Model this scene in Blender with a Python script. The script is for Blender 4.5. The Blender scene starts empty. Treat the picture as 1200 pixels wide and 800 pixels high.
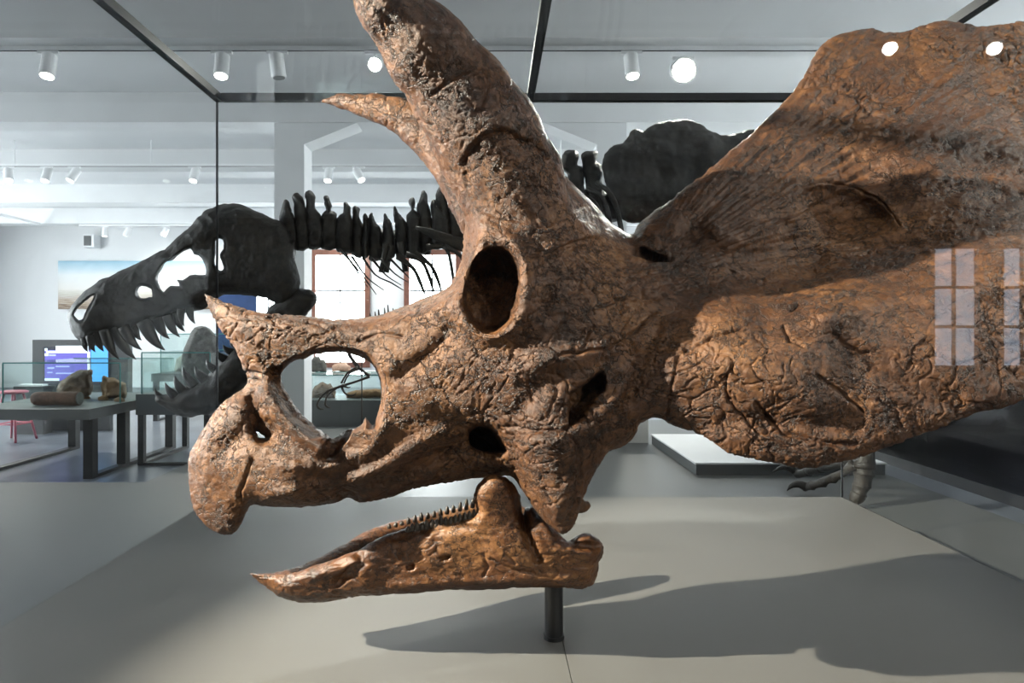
import bpy, math, random
import numpy as np
from mathutils import Vector

rng = np.random.default_rng(7)
random.seed(7)
scene = bpy.context.scene
COL = scene.collection

# ---------------------------------------------------------------- camera
F, CU, CV, CAMZ = 800.0, 577.0, 388.0, 1.4


def at(u, v, d):
    """a pixel of the 1200x800 frame and a distance along Y -> a point of the place"""
    return (float((u - CU) / F * d), float(d), float(CAMZ - (v - CV) / F * d))


cam_data = bpy.data.cameras.new('camera')
cam = bpy.data.objects.new('camera', cam_data)
COL.objects.link(cam)
cam.location = (0, 0, CAMZ)
cam.rotation_euler = (math.pi / 2, 0, 0)
cam_data.sensor_width = 36
cam_data.lens = F / 1200 * 36
cam_data.shift_x = (600 - CU) / 1200
cam_data.shift_y = (CV - 400) / 1200
cam_data.clip_start = 0.02
scene.camera = cam

# ---------------------------------------------------------------- world, light, exposure
scene.view_settings.view_transform = 'Standard'
scene.view_settings.look = 'None'
scene.view_settings.gamma = 1.0
scene.view_settings.use_curve_mapping = False
scene.view_settings.exposure = 0.12
scene.cycles.use_denoising = True
scene.cycles.max_bounces = 10
scene.cycles.transparent_max_bounces = 24
scene.cycles.caustics_reflective = False
scene.cycles.caustics_refractive = False
scene.cycles.sample_clamp_indirect = 6.0

world = bpy.data.worlds.new('world')
scene.world = world
world.use_nodes = True
world.node_tree.nodes['Background'].inputs[0].default_value = (0.75, 0.86, 1.0, 1)
world.node_tree.nodes['Background'].inputs[1].default_value = 0.6


def spot(name, loc, target, watts, color, angle=50, blend=0.35, radius=0.04):
    ld = bpy.data.lights.new(name, 'SPOT')
    ld.energy = watts
    ld.color = color
    ld.spot_size = math.radians(angle)
    ld.spot_blend = blend
    ld.shadow_soft_size = radius
    o = bpy.data.objects.new(name, ld)
    COL.objects.link(o)
    o.location = loc
    d = Vector(target) - Vector(loc)
    o.rotation_euler = d.to_track_quat('-Z', 'Y').to_euler()
    return o


WARM = (1.0, 0.88, 0.74)
NEUT = (1.0, 0.95, 0.88)
COOL = (0.80, 0.90, 1.0)
KEYS = [  # lamp head position, aim, watts, colour, cone
    ((-5.2, 0.9, 3.70), (0.45, 2.0, 1.5), 8800, WARM, 36),
    ((0.3, -2.6, 3.70), (-0.2, 2.0, 1.2), 60, WARM, 44),
    ((3.3, -0.85, 3.70), (1.15, 2.0, 1.8), 90, WARM, 46),
    ((4.6, 1.9, 3.70), (-0.2, 2.2, 0.9), 240, NEUT, 40),
]

# ---------------------------------------------------------------- helpers: materials
def new_mat(name):
    m = bpy.data.materials.new(name)
    m.use_nodes = True
    nt = m.node_tree
    return m, nt, nt.nodes['Principled BSDF'], nt.links


def plain(name, col, rough=0.5, metal=0.0, var=0.06, scale=6.0, bump=0.0, bscale=200.0, spec=0.5):
    m, nt, b, L = new_mat(name)
    tc = nt.nodes.new('ShaderNodeTexCoord')
    n = nt.nodes.new('ShaderNodeTexNoise')
    n.inputs['Scale'].default_value = scale
    n.inputs['Detail'].default_value = 5
    L.new(tc.outputs['Object'], n.inputs['Vector'])
    r = nt.nodes.new('ShaderNodeValToRGB')
    r.color_ramp.elements[0].position = 0.3
    r.color_ramp.elements[1].position = 0.7
    r.color_ramp.elements[0].color = tuple(c * (1 - var) for c in col) + (1,)
    r.color_ramp.elements[1].color = tuple(min(1, c * (1 + var)) for c in col) + (1,)
    L.new(n.outputs['Fac'], r.inputs['Fac'])
    L.new(r.outputs['Color'], b.inputs['Base Color'])
    b.inputs['Roughness'].default_value = rough
    b.inputs['Metallic'].default_value = metal
    b.inputs['Specular IOR Level'].default_value = spec
    if bump:
        n2 = nt.nodes.new('ShaderNodeTexNoise')
        n2.inputs['Scale'].default_value = bscale
        n2.inputs['Detail'].default_value = 3
        L.new(tc.outputs['Object'], n2.inputs['Vector'])
        bp = nt.nodes.new('ShaderNodeBump')
        bp.inputs['Strength'].default_value = bump
        bp.inputs['Distance'].default_value = 0.004
        L.new(n2.outputs['Fac'], bp.inputs['Height'])
        L.new(bp.outputs['Normal'], b.inputs['Normal'])
    return m


def emit(name, col, strength):
    m, nt, b, L = new_mat(name)
    b.inputs['Base Color'].default_value = tuple(col) + (1,)
    b.inputs['Emission Color'].default_value = tuple(col) + (1,)
    b.inputs['Emission Strength'].default_value = strength
    return m


def glass_mat(name, tint=(0.97, 0.985, 0.98), base=0.05):
    """thin pane: clear with a mirror share that grows to grazing angles"""
    m, nt, b, L = new_mat(name)
    nt.nodes.remove(b)
    out = nt.nodes['Material Output']
    lw = nt.nodes.new('ShaderNodeLayerWeight')
    lw.inputs['Blend'].default_value = 0.5
    p = nt.nodes.new('ShaderNodeMath'); p.operation = 'POWER'; p.inputs[1].default_value = 5
    L.new(lw.outputs['Facing'], p.inputs[0])
    ma = nt.nodes.new('ShaderNodeMath'); ma.operation = 'MULTIPLY_ADD'
    ma.inputs[1].default_value = 0.25; ma.inputs[2].default_value = base
    L.new(p.outputs[0], ma.inputs[0])
    tr = nt.nodes.new('ShaderNodeBsdfTransparent'); tr.inputs[0].default_value = tuple(tint) + (1,)
    gl = nt.nodes.new('ShaderNodeBsdfGlossy'); gl.inputs['Roughness'].default_value = 0.0
    mx = nt.nodes.new('ShaderNodeMixShader')
    L.new(ma.outputs[0], mx.inputs[0]); L.new(tr.outputs[0], mx.inputs[1]); L.new(gl.outputs[0], mx.inputs[2])
    L.new(mx.outputs[0], out.inputs['Surface'])
    return m


def bone_mat(name, c_dark, c_mid, c_light, rough=0.5, scale=1.0, crack=0.5, fine=0.6, fissure=0.0):
    m, nt, b, L = new_mat(name)
    N = nt.nodes.new
    tc = N('ShaderNodeTexCoord')
    warp = N('ShaderNodeTexNoise'); warp.inputs['Scale'].default_value = 9 * scale; warp.inputs['Detail'].default_value = 3
    L.new(tc.outputs['Object'], warp.inputs['Vector'])
    wv = N('ShaderNodeVectorMath'); wv.operation = 'MULTIPLY_ADD'
    wv.inputs[1].default_value = (0.09 / scale,) * 3
    L.new(warp.outputs['Color'], wv.inputs[0]); L.new(tc.outputs['Object'], wv.inputs[2])
    # colour: broad stains and fine mottling
    n1 = N('ShaderNodeTexNoise'); n1.inputs['Scale'].default_value = 3.2 * scale; n1.inputs['Detail'].default_value = 6
    L.new(wv.outputs[0], n1.inputs['Vector'])
    n2 = N('ShaderNodeTexNoise'); n2.inputs['Scale'].default_value = 34 * scale; n2.inputs['Detail'].default_value = 6
    n2.inputs['Roughness'].default_value = 0.7
    L.new(tc.outputs['Object'], n2.inputs['Vector'])
    mm = N('ShaderNodeMath'); mm.operation = 'MULTIPLY_ADD'; mm.inputs[1].default_value = 0.55
    L.new(n2.outputs['Fac'], mm.inputs[0])
    m3 = N('ShaderNodeMath'); m3.operation = 'MULTIPLY'; m3.inputs[1].default_value = 0.55
    L.new(n1.outputs['Fac'], m3.inputs[0]); L.new(m3.outputs[0], mm.inputs[2])
    r = N('ShaderNodeValToRGB')
    e = r.color_ramp.elements
    e[0].position = 0.38; e[0].color = tuple(c_dark) + (1,)
    e[1].position = 0.72; e[1].color = tuple(c_light) + (1,)
    x = e.new(0.54); x.color = tuple(c_mid) + (1,)
    L.new(mm.outputs[0], r.inputs['Fac'])
    L.new(r.outputs['Color'], b.inputs['Base Color'])
    b.inputs['Roughness'].default_value = rough
    b.inputs['Specular IOR Level'].default_value = 0.38
    # fine relief
    v = N('ShaderNodeTexNoise'); v.inputs['Scale'].default_value = 30 * scale; v.inputs['Detail'].default_value = 4; v.inputs['Roughness'].default_value = 0.6
    L.new(wv.outputs[0], v.inputs['Vector'])
    v1 = N('ShaderNodeMath'); v1.operation = 'SUBTRACT'; v1.inputs[1].default_value = 0.5; L.new(v.outputs['Fac'], v1.inputs[0])
    v2 = N('ShaderNodeMath'); v2.operation = 'ABSOLUTE'; L.new(v1.outputs[0], v2.inputs[0])
    cr = N('ShaderNodeMapRange'); cr.inputs[1].default_value = 0.0; cr.inputs[2].default_value = 0.05
    L.new(v2.outputs[0], cr.inputs[0])
    n3 = N('ShaderNodeTexNoise'); n3.inputs['Scale'].default_value = 120 * scale; n3.inputs['Detail'].default_value = 6
    n3.inputs['Roughness'].default_value = 0.75
    L.new(tc.outputs['Object'], n3.inputs['Vector'])
    bp1 = N('ShaderNodeBump'); bp1.inputs['Strength'].default_value = crack; bp1.inputs['Distance'].default_value = 0.006 / scale
    L.new(cr.outputs[0], bp1.inputs['Height'])
    bp2 = N('ShaderNodeBump'); bp2.inputs['Strength'].default_value = fine; bp2.inputs['Distance'].default_value = 0.005 / scale
    L.new(n3.outputs['Fac'], bp2.inputs['Height']); L.new(bp1.outputs[0], bp2.inputs['Normal'])
    last = bp2.outputs[0]
    if fissure:
        # thin crack lines: darker colour plus bump
        wp = N('ShaderNodeTexNoise'); wp.inputs['Scale'].default_value = 16; wp.inputs['Detail'].default_value = 4; wp.inputs['Roughness'].default_value = 0.65
        L.new(tc.outputs['Object'], wp.inputs['Vector'])
        wq = N('ShaderNodeVectorMath'); wq.operation = 'MULTIPLY_ADD'; wq.inputs[1].default_value = (0.10, 0.10, 0.10)
        L.new(wp.outputs['Color'], wq.inputs[0]); L.new(tc.outputs['Object'], wq.inputs[2])
        mp = N('ShaderNodeMapping'); mp.inputs['Scale'].default_value = (0.75, 1.0, 1.25); mp.inputs['Rotation'].default_value = (0, 0.35, 0)
        L.new(wq.outputs[0], mp.inputs[0])
        tot = None
        for sc, wd, sd in ((8.5, 0.04, 0.0), (20.0, 0.06, 5.3), (46.0, 0.09, 9.1)):
            vo = N('ShaderNodeTexVoronoi'); vo.feature = 'DISTANCE_TO_EDGE'; vo.inputs['Scale'].default_value = sc
            L.new(mp.outputs[0], vo.inputs['Vector'])
            ms = N('ShaderNodeTexNoise'); ms.inputs['Scale'].default_value = sc * 0.42; ms.inputs['Detail'].default_value = 2
            of = N('ShaderNodeVectorMath'); of.operation = 'ADD'; of.inputs[1].default_value = (sd, sd, sd)
            L.new(tc.outputs['Object'], of.inputs[0]); L.new(of.outputs[0], ms.inputs['Vector'])
            wr = N('ShaderNodeMapRange'); wr.inputs[1].default_value = 0.40; wr.inputs[2].default_value = 0.62; wr.inputs[3].default_value = 0.0005; wr.inputs[4].default_value = wd
            L.new(ms.outputs['Fac'], wr.inputs[0])
            dv = N('ShaderNodeMath'); dv.operation = 'DIVIDE'; dv.use_clamp = True
            L.new(vo.outputs['Distance'], dv.inputs[0]); L.new(wr.outputs[0], dv.inputs[1])
            if tot is None:
                tot = dv.outputs[0]
            else:
                mn = N('ShaderNodeMath'); mn.operation = 'MINIMUM'; L.new(tot, mn.inputs[0]); L.new(dv.outputs[0], mn.inputs[1]); tot = mn.outputs[0]
        mixc = N('ShaderNodeMix'); mixc.data_type = 'RGBA'
        L.new(tot, mixc.inputs['Factor'])
        mixc.inputs['A'].default_value = tuple(c * 0.45 for c in c_dark) + (1,)
        L.new(r.outputs['Color'], mixc.inputs['B'])
        L.new(mixc.outputs['Result'], b.inputs['Base Color'])
        bp3 = N('ShaderNodeBump'); bp3.inputs['Strength'].default_value = fissure; bp3.inputs['Distance'].default_value = 0.006
        L.new(tot, bp3.inputs['Height']); L.new(last, bp3.inputs['Normal']); last = bp3.outputs[0]
    L.new(last, b.inputs['Normal'])
    return m


# ---------------------------------------------------------------- helpers: objects
def tag(o, label=None, cat=None, group=None, kind=None):
    if label: o['label'] = label
    if cat: o['category'] = cat
    if group: o['group'] = group
    if kind: o['kind'] = kind
    return o


def link(name, me, mat, parent=None):
    o = bpy.data.objects.new(name, me)
    COL.objects.link(o)
    if mat is not None and not me.materials:
        me.materials.append(mat)
    if parent is not None:
        o.parent = parent
        o.matrix_parent_inverse = parent.matrix_basis.inverted()
    return o


def empty(name, loc=(0, 0, 0), label=None, cat=None, group=None, kind=None):
    o = bpy.data.objects.new(name, None)
    COL.objects.link(o)
    o.location = loc
    o.empty_display_size = 0.05
    return tag(o, label, cat, group, kind)


def mesh(name, V, Fc, smooth=False):
    me = bpy.data.meshes.new(name)
    me.from_pydata([tuple(map(float, v)) for v in V], [], [tuple(map(int, f)) for f in Fc])
    if smooth:
        me.polygons.foreach_set('use_smooth', [True] * len(me.polygons))
    me.update()
    return me


def box_vf(x0, x1, y0, y1, z0, z1):
    V = [(x0, y0, z0), (x1, y0, z0), (x1, y1, z0), (x0, y1, z0), (x0, y0, z1), (x1, y0, z1), (x1, y1, z1), (x0, y1, z1)]
    Fc = [(0, 3, 2, 1), (4, 5, 6, 7), (0, 1, 5, 4), (1, 2, 6, 5), (2, 3, 7, 6), (3, 0, 4, 7)]
    return V, Fc


def box(name, x0, x1, y0, y1, z0, z1, mat, parent=None, bevel=0.0):
    me = mesh(name, *box_vf(x0, x1, y0, y1, z0, z1))
    o = link(name, me, mat, parent)
    if bevel:
        md = o.modifiers.new('bevel', 'BEVEL'); md.width = bevel; md.segments = 2
    return o


def prism(name, poly, y0, y1, mat, parent=None, axis='Y'):
    """polygon in X-Z pushed along Y (or X-Y polygon pushed along Z)"""
    n = len(poly)
    if axis == 'Y':
        V = [(p[0], y0, p[1]) for p in poly] + [(p[0], y1, p[1]) for p in poly]
    else:
        V = [(p[0], p[1], y0) for p in poly] + [(p[0], p[1], y1) for p in poly]
    Fc = [tuple(range(n))[::-1], tuple(range(n, 2 * n))] + [(i, (i + 1) % n, n + (i + 1) % n, n + i) for i in range(n)]
    me = mesh(name, V, Fc)
    import bmesh
    bm = bmesh.new(); bm.from_mesh(me); bmesh.ops.recalc_face_normals(bm, faces=bm.faces); bm.to_mesh(me); bm.free()
    return link(name, me, mat, parent)


def catmull(P, k):
    P = np.asarray(P, float)
    if len(P) < 3 or k <= 1:
        return P
    Q = np.vstack([2 * P[0] - P[1], P, 2 * P[-1] - P[-2]])
    out = []
    for i in range(1, len(Q) - 2):
        for t in np.linspace(0, 1, k, endpoint=False):
            a, b, c, d = Q[i - 1], Q[i], Q[i + 1], Q[i + 2]
            out.append(0.5 * ((2 * b) + (-a + c) * t + (2 * a - 5 * b + 4 * c - d) * t ** 2 + (-a + 3 * b - 3 * c + d) * t ** 3))
    out.append(Q[-2])
    return np.array(out)


def tube_vf(pts, rad, seg=8, k=1, squash=1.0):
    PR = catmull(np.column_stack([np.asarray(pts, float), np.asarray(rad, float)]), k)
    P, R = PR[:, :3], np.maximum(PR[:, 3], 1e-4)
    T = np.gradient(P, axis=0)
    T /= np.linalg.norm(T, axis=1)[:, None] + 1e-9
    up = np.array([0, 1, 0.0]) if abs(T[0][1]) < 0.9 else np.array([0, 0, 1.0])
    V, Fc = [], []
    a = np.linspace(0, 2 * np.pi, seg, endpoint=False)
    for i in range(len(P)):
        x = np.cross(T[i], up); x /= np.linalg.norm(x) + 1e-9
        y = np.cross(x, T[i])
        up = y
        for t in a:
            V.append(P[i] + R[i] * (np.cos(t) * x + squash * np.sin(t) * y))
    for i in range(len(P) - 1):
        for j in range(seg):
            j2 = (j + 1) % seg
            Fc.append((i * seg + j, i * seg + j2, (i + 1) * seg + j2, (i + 1) * seg + j))
    Fc.append(tuple(range(seg))[::-1])
    Fc.append(tuple(range((len(P) - 1) * seg, len(P) * seg)))
    return V, Fc


def tube(name, pts, rad, mat, parent=None, seg=8, k=1, squash=1.0, smooth=True):
    return link(name, mesh(name, *tube_vf(pts, rad, seg, k, squash), smooth), mat, parent)


def cyl(name, p0, p1, r, mat, parent=None, seg=20):
    return tube(name, [p0, p1], [r, r], mat, parent, seg, smooth=False)


# ---------------------------------------------------------------- helpers: solid shapes from fields
def signed_px(U, V, poly):
    """distance in pixels to a closed polygon, positive inside"""
    P = np.asarray(poly, np.float32)
    D = np.full(U.shape, 1e9, np.float32)
    ins = np.zeros(U.shape, bool)
    n = len(P)
    for i in range(n):
        ax, ay = P[i]; bx, by = P[(i + 1) % n]
        ex, ey = bx - ax, by - ay
        t = np.clip(((U - ax) * ex + (V - ay) * ey) / (ex * ex + ey * ey + 1e-9), 0, 1)
        D = np.minimum(D, (U - ax - t * ex) ** 2 + (V - ay - t * ey) ** 2)
        if ay != by:
            c = ((ay > V) != (by > V)) & (U < (bx - ax) * (V - ay) / (by - ay) + ax)
            ins ^= c
    D = np.sqrt(D)
    return np.where(ins, D, -D)


def line_px(U, V, pts):
    D = np.full(U.shape, 1e9, np.float32)
    for (ax, ay), (bx, by) in zip(pts[:-1], pts[1:]):
        ex, ey = bx - ax, by - ay
        t = np.clip(((U - ax) * ex + (V - ay) * ey) / (ex * ex + ey * ey + 1e-9), 0, 1)
        D = np.minimum(D, (U - ax - t * ex) ** 2 + (V - ay - t * ey) ** 2)
    return np.sqrt(D)


def smooth_poly(poly, k=3):
    P = np.asarray(poly, float)
    Q = np.vstack([P[-1], P, P[0], P[1]])
    out = []
    for i in range(1, len(Q) - 2):
        for t in np.linspace(0, 1, k, endpoint=False):
            a, b, c, d = Q[i - 1], Q[i], Q[i + 1], Q[i + 2]
            out.append(0.5 * ((2 * b) + (-a + c) * t + (2 * a - 5 * b + 4 * c - d) * t ** 2 + (-a + 3 * b - 3 * c + d) * t ** 3))
    return np.array(out)


def spline2(points):
    """thin-plate surface through (u, v, value)"""
    A = np.asarray(points, float)
    X = A[:, :2] / 300.0
    y = A[:, 2]
    n = len(X)
    r2 = ((X[:, None] - X[None]) ** 2).sum(-1)
    K = 0.5 * r2 * np.log(r2 + 1e-12) + 2e-3 * np.eye(n)
    Q = np.column_stack([np.ones(n), X])
    M = np.zeros((n + 3, n + 3)); M[:n, :n] = K; M[:n, n:] = Q; M[n:, :n] = Q.T
    w = np.linalg.solve(M, np.concatenate([y, np.zeros(3)]))

    def f(U, V):
        u, v = U / 300.0, V / 300.0
        out = w[n] + w[n + 1] * u + w[n + 2] * v
        for i in range(n):
            q = (u - X[i, 0]) ** 2 + (v - X[i, 1]) ** 2
            out = out + w[i] * 0.5 * q * np.log(q + 1e-12)
        return out.astype(np.float32)
    return f


def surface_nets(Fd):
    """vertices (index space) and quads of the zero surface of Fd (negative inside)"""
    S = Fd < 0
    nx, ny, nz = Fd.shape
    cnt = np.zeros((nx - 1, ny - 1, nz - 1), np.int8)
    for i in (0, 1):
        for j in (0, 1):
            for k in (0, 1):
                cnt += S[i:nx - 1 + i, j:ny - 1 + j, k:nz - 1 + k]
    act = (cnt > 0) & (cnt < 8)
    I = np.argwhere(act)
    idx = np.full(act.shape, -1, np.int32)
    idx[act] = np.arange(len(I))
    acc = np.zeros((len(I), 3)); num = np.zeros(len(I))
    C = np.array([(0, 0, 0), (1, 0, 0), (0, 1, 0), (1, 1, 0), (0, 0, 1), (1, 0, 1), (0, 1, 1), (1, 1, 1)])
    E = [(0, 1), (2, 3), (4, 5), (6, 7), (0, 2), (1, 3), (4, 6), (5, 7), (0, 4), (1, 5), (2, 6), (3, 7)]
    vals = [Fd[I[:, 0] + c[0], I[:, 1] + c[1], I[:, 2] + c[2]].astype(float) for c in C]
    for a, b in E:
        fa, fb = vals[a], vals[b]
        m = (fa < 0) != (fb < 0)
        t = fa[m] / (fa[m] - fb[m])
        acc[m] += C[a] + t[:, None] * (C[b] - C[a])
        num[m] += 1
    V = I + acc / num[:, None]
    quads = []
    for ax in range(3):
        b_, c_ = [(1, 2), (2, 0), (0, 1)][ax]
        sl0 = [slice(None)] * 3; sl1 = [slice(None)] * 3
        sl0[ax] = slice(0, -1); sl1[ax] = slice(1, None)
        A, B = S[tuple(sl0)], S[tuple(sl1)]
        ch = np.argwhere(A != B)
        ok = (ch[:, b_] > 0) & (ch[:, c_] > 0) & (ch[:, b_] < Fd.shape[b_] - 1) & (ch[:, c_] < Fd.shape[c_] - 1)
        ch = ch[ok]
        fl = A[ch[:, 0], ch[:, 1], ch[:, 2]]
        def cell(db, dc):
            q = ch.copy(); q[:, b_] -= db; q[:, c_] -= dc
            return idx[q[:, 0], q[:, 1], q[:, 2]]
        Q = np.column_stack([cell(1, 1), cell(0, 1), cell(0, 0), cell(1, 0)])
        Q[~fl] = Q[~fl][:, ::-1]
        quads.append(Q)
    return V, np.vstack(quads)


def to_world(Ui, Vi, Di):
    return np.column_stack([(Ui - CU) / F * Di, Di, CAMZ - (Vi - CV) / F * Di])


def np_mesh(name, V, Q, normals=None):
    me = bpy.data.meshes.new(name)
    k = Q.shape[1]
    me.vertices.add(len(V)); me.vertices.foreach_set('co', np.ascontiguousarray(V, np.float32).ravel())
    me.loops.add(Q.size); me.loops.foreach_set('vertex_index', np.ascontiguousarray(Q, np.int32).ravel())
    me.polygons.add(len(Q))
    me.polygons.foreach_set('loop_start', np.arange(0, Q.size, k, dtype=np.int32))
    me.polygons.foreach_set('use_smooth', np.ones(len(Q), bool))
    me.update(calc_edges=True)
    if normals is not None:
        me.normals_split_custom_set_from_vertices([tuple(n) for n in normals])
    return me


def vnormals(V, Q):
    n = np.cross(V[Q[:, 2]] - V[Q[:, 0]], V[Q[:, 3]] - V[Q[:, 1]])
    N = np.zeros_like(V)
    for c in range(4):
        for a in range(3):
            N[:, a] += np.bincount(Q[:, c], n[:, a], len(V))
    return N / (np.linalg.norm(N, axis=1)[:, None] + 1e-12)


def hash3(i, j, k, s):
    h = (i.astype(np.int64) * 374761393 + j.astype(np.int64) * 668265263 + k.astype(np.int64) * 2147483647 + s * 1274126177) & 0xffffffff
    h = ((h ^ (h >> 13)) * 1274126177) & 0xffffffff
    h = ((h ^ (h >> 16)) * 2246822519) & 0xffffffff
    return ((h ^ (h >> 15)) & 0xffffff) / float(0x1000000)


def vnoise(P, s=0):
    I = np.floor(P).astype(np.int64); f = P - I
    f = f * f * (3 - 2 * f)
    out = 0
    for a in (0, 1):
        for b in (0, 1):
            for c in (0, 1):
                w = (f[:, 0] if a else 1 - f[:, 0]) * (f[:, 1] if b else 1 - f[:, 1]) * (f[:, 2] if c else 1 - f[:, 2])
                out = out + w * hash3(I[:, 0] + a, I[:, 1] + b, I[:, 2] + c, s)
    return out * 2 - 1


def fbm(P, oct=4, s=0, gain=0.5):
    o, a = 0, 1.0
    for i in range(oct):
        o = o + a * vnoise(P * (2.03 ** i) + 17.3 * i, s + i)
        a *= gain
    return o


def cracks(P, s=0):
    """distance to the borders of irregular cells (0 on a border)"""
    I = np.floor(P).astype(np.int64)
    f1 = np.full(len(P), 9.0); f2 = np.full(len(P), 9.0)
    for a in (-1, 0, 1):
        for b in (-1, 0, 1):
            for c in (-1, 0, 1):
                J = I + (a, b, c)
                px = J[:, 0] + hash3(J[:, 0], J[:, 1], J[:, 2], s)
                py = J[:, 1] + hash3(J[:, 0], J[:, 1], J[:, 2], s + 1)
                pz = J[:, 2] + hash3(J[:, 0], J[:, 1], J[:, 2], s + 2)
                d = np.sqrt((px - P[:, 0]) ** 2 + (py - P[:, 1]) ** 2 + (pz - P[:, 2]) ** 2)
                f2 = np.minimum(f2, np.maximum(d, f1)); f1 = np.minimum(f1, d)
    return f2 - f1


def grid_for(u0, u1, v0, v1, d0, d1, du, dd):
    us = np.arange(u0, u1 + du, du, dtype=np.float32)
    vs = np.arange(v0, v1 + du, du, dtype=np.float32)
    ds = np.arange(d0, d1 + dd, dd, dtype=np.float32)
    U, V = np.meshgrid(us, vs, indexing='ij')
    return us, vs, ds, U, V


def rim(d, R):
    s = np.clip(d / R, 0, 1)
    return np.sqrt(np.maximum(0, 1 - (1 - s) ** 2))


def pillow_field(U, V, ds, outer, holes, near, far, Ro, Rh):
    so = signed_px(U, V, outer)
    g = rim(so, Ro)
    s = so
    for h in holes:
        sh = -signed_px(U, V, h)
        g = np.minimum(g, rim(sh, Rh))
        s = np.minimum(s, sh)
    mid, half = (near + far) / 2, (far - near) / 2
    H = np.where(s > 0, half * g, s * (mid / F))
    return np.abs(ds[None, None, :] - mid[..., None]) - H[..., None]


def smin(a, b, k):
    h = np.clip(0.5 + 0.5 * (b - a) / k, 0, 1)
    return b + (a - b) * h - k * h * (1 - h)


def capsule_into(Fd, us, vs, ds, pts, rad, k, owner=None):
    """smooth union of a tapered chain given in place coordinates"""
    UU, VV, DD = np.meshgrid(us, vs, ds, indexing='ij')
    X = (UU - CU) / F * DD; Z = CAMZ - (VV - CV) / F * DD
    for (a, ra), (b, rb) in zip(list(zip(pts, rad))[:-1], list(zip(pts, rad))[1:]):
        a = np.array(a, np.float32); b = np.array(b, np.float32); e = b - a
        t = np.clip(((X - a[0]) * e[0] + (DD - a[1]) * e[1] + (Z - a[2]) * e[2]) / float(e @ e), 0, 1)
        d = np.sqrt((X - a[0] - t * e[0]) ** 2 + (DD - a[1] - t * e[1]) ** 2 + (Z - a[2] - t * e[2]) ** 2) - (ra + t * (rb - ra))
        Fd = smin(Fd, d.astype(np.float32), k)
    return Fd


def close_edges(Fd):
    for ax in range(3):
        for i in (0, -1):
            sl = [slice(None)] * 3; sl[ax] = i
            Fd[tuple(sl)] = np.maximum(Fd[tuple(sl)], 0.01)
    return Fd


def bone_plate(name, outer, depth, half, mat, parent=None, holes=(), R=10, Rh=5, du=2.0, rough=0.006, nscale=9.0, smooth=2, lean=0.0):
    """a solid bone of the given outline standing at that depth, thick in the middle and rounded to its rim"""
    outer = smooth_poly(outer, smooth) if smooth > 1 else np.asarray(outer, float)
    lo, hi = outer.min(0) - 3 * du, outer.max(0) + 3 * du
    dd = half / 4.0
    us, vs, ds, U, V = grid_for(lo[0], hi[0], lo[1], hi[1], depth - half * 1.3 - abs(lean), depth + half * 1.3 + abs(lean), du, dd)
    sh = (U - U.mean()) / max(1, (hi[0] - lo[0]) / 2) * lean
    near, far = np.full(U.shape, depth - half, np.float32) + sh, np.full(U.shape, depth + half, np.float32) + sh
    Fd = close_edges(pillow_field(U, V, ds, outer, [smooth_poly(h, 2) for h in holes], near, far, R, Rh))
    Vx, Q = surface_nets(Fd)
    W = to_world(us[0] + Vx[:, 0] * du, vs[0] + Vx[:, 1] * du, ds[0] + Vx[:, 2] * dd)
    N = vnormals(W, Q)
    W = W + N * (fbm(W * nscale, 3, int(abs(lo[0]) * 7)) * rough)[:, None]
    return link(name, np_mesh(name, W, Q), mat, parent)


# ---------------------------------------------------------------- materials
M = {}
M['wall'] = plain('white_wall', (0.70, 0.71, 0.72), 0.7, var=0.02, scale=2, bump=0.05)
M['charcoal'] = plain('charcoal_wall', (0.05, 0.05, 0.055), 0.7, var=0.05)
M['ceil'] = plain('white_ceiling', (0.68, 0.69, 0.70), 0.8, var=0.03, scale=2)
M['concrete'] = plain('polished_concrete', (0.10, 0.115, 0.14), 0.3, var=0.30, scale=1.6, bump=0.05, bscale=60)
M['platform'] = plain('grey_platform', (0.085, 0.087, 0.087), 0.42, var=0.04, scale=3, bump=0.12, bscale=400)
M['case_floor'] = plain('grey_case_floor', (0.10, 0.098, 0.091), 0.5, var=0.03, scale=3, bump=0.12, bscale=400)
M['black'] = plain('black_steel', (0.005, 0.005, 0.006), 0.45, var=0.1)
M['dark_grey'] = plain('dark_grey_paint', (0.075, 0.08, 0.085), 0.5, var=0.06)
M['slate'] = plain('slate_grey_paint', (0.08, 0.086, 0.088), 0.5, var=0.05)
M['white_paint'] = plain('white_paint', (0.78, 0.79, 0.80), 0.45, var=0.02)
M['cream'] = plain('cream_paint', (0.72, 0.69, 0.63), 0.6, var=0.02)
M['wood'] = plain('brown_wood', (0.16, 0.062, 0.04), 0.45, var=0.2, scale=12)
M['pink'] = plain('pink_lacquer', (0.48, 0.13, 0.18), 0.4)
M['glass'] = glass_mat('case_glass', base=0.016)
M['glass_green'] = glass_mat('vitrine_glass', (0.93, 0.97, 0.965), 0.05)
M['glass_edge'] = plain('green_glass_edge', (0.06, 0.20, 0.19), 0.15)
M['dark_glass'] = glass_mat('dark_glass', (0.30, 0.28, 0.31), 0.012)
M['sky'] = emit('bright_window_daylight', (0.94, 0.97, 1.0), 20.0)
M['sky_dim'] = emit('dimmer_window_daylight', (0.72, 0.82, 1.0), 7.0)  # weaker daylight, so these panes mirror faintly in the case glass
M['lamp_on'] = emit('lit_lamp', (1.0, 0.95, 0.86), 30)
M['lamp_far'] = emit('lit_far_lamp', (1.0, 0.95, 0.88), 6)
M['skull'] = bone_mat('brown_fossil_bone', (0.021, 0.0085, 0.004), (0.080, 0.0325, 0.0125), (0.195, 0.090, 0.034), 0.44, 1.0, 0.14, 0.65, 0.7)
M['jaw'] = bone_mat('warm_brown_fossil_bone', (0.030, 0.0115, 0.005), (0.105, 0.042, 0.016), (0.235, 0.113, 0.045), 0.36, 1.0, 0.2, 0.35, 0.3)
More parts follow.
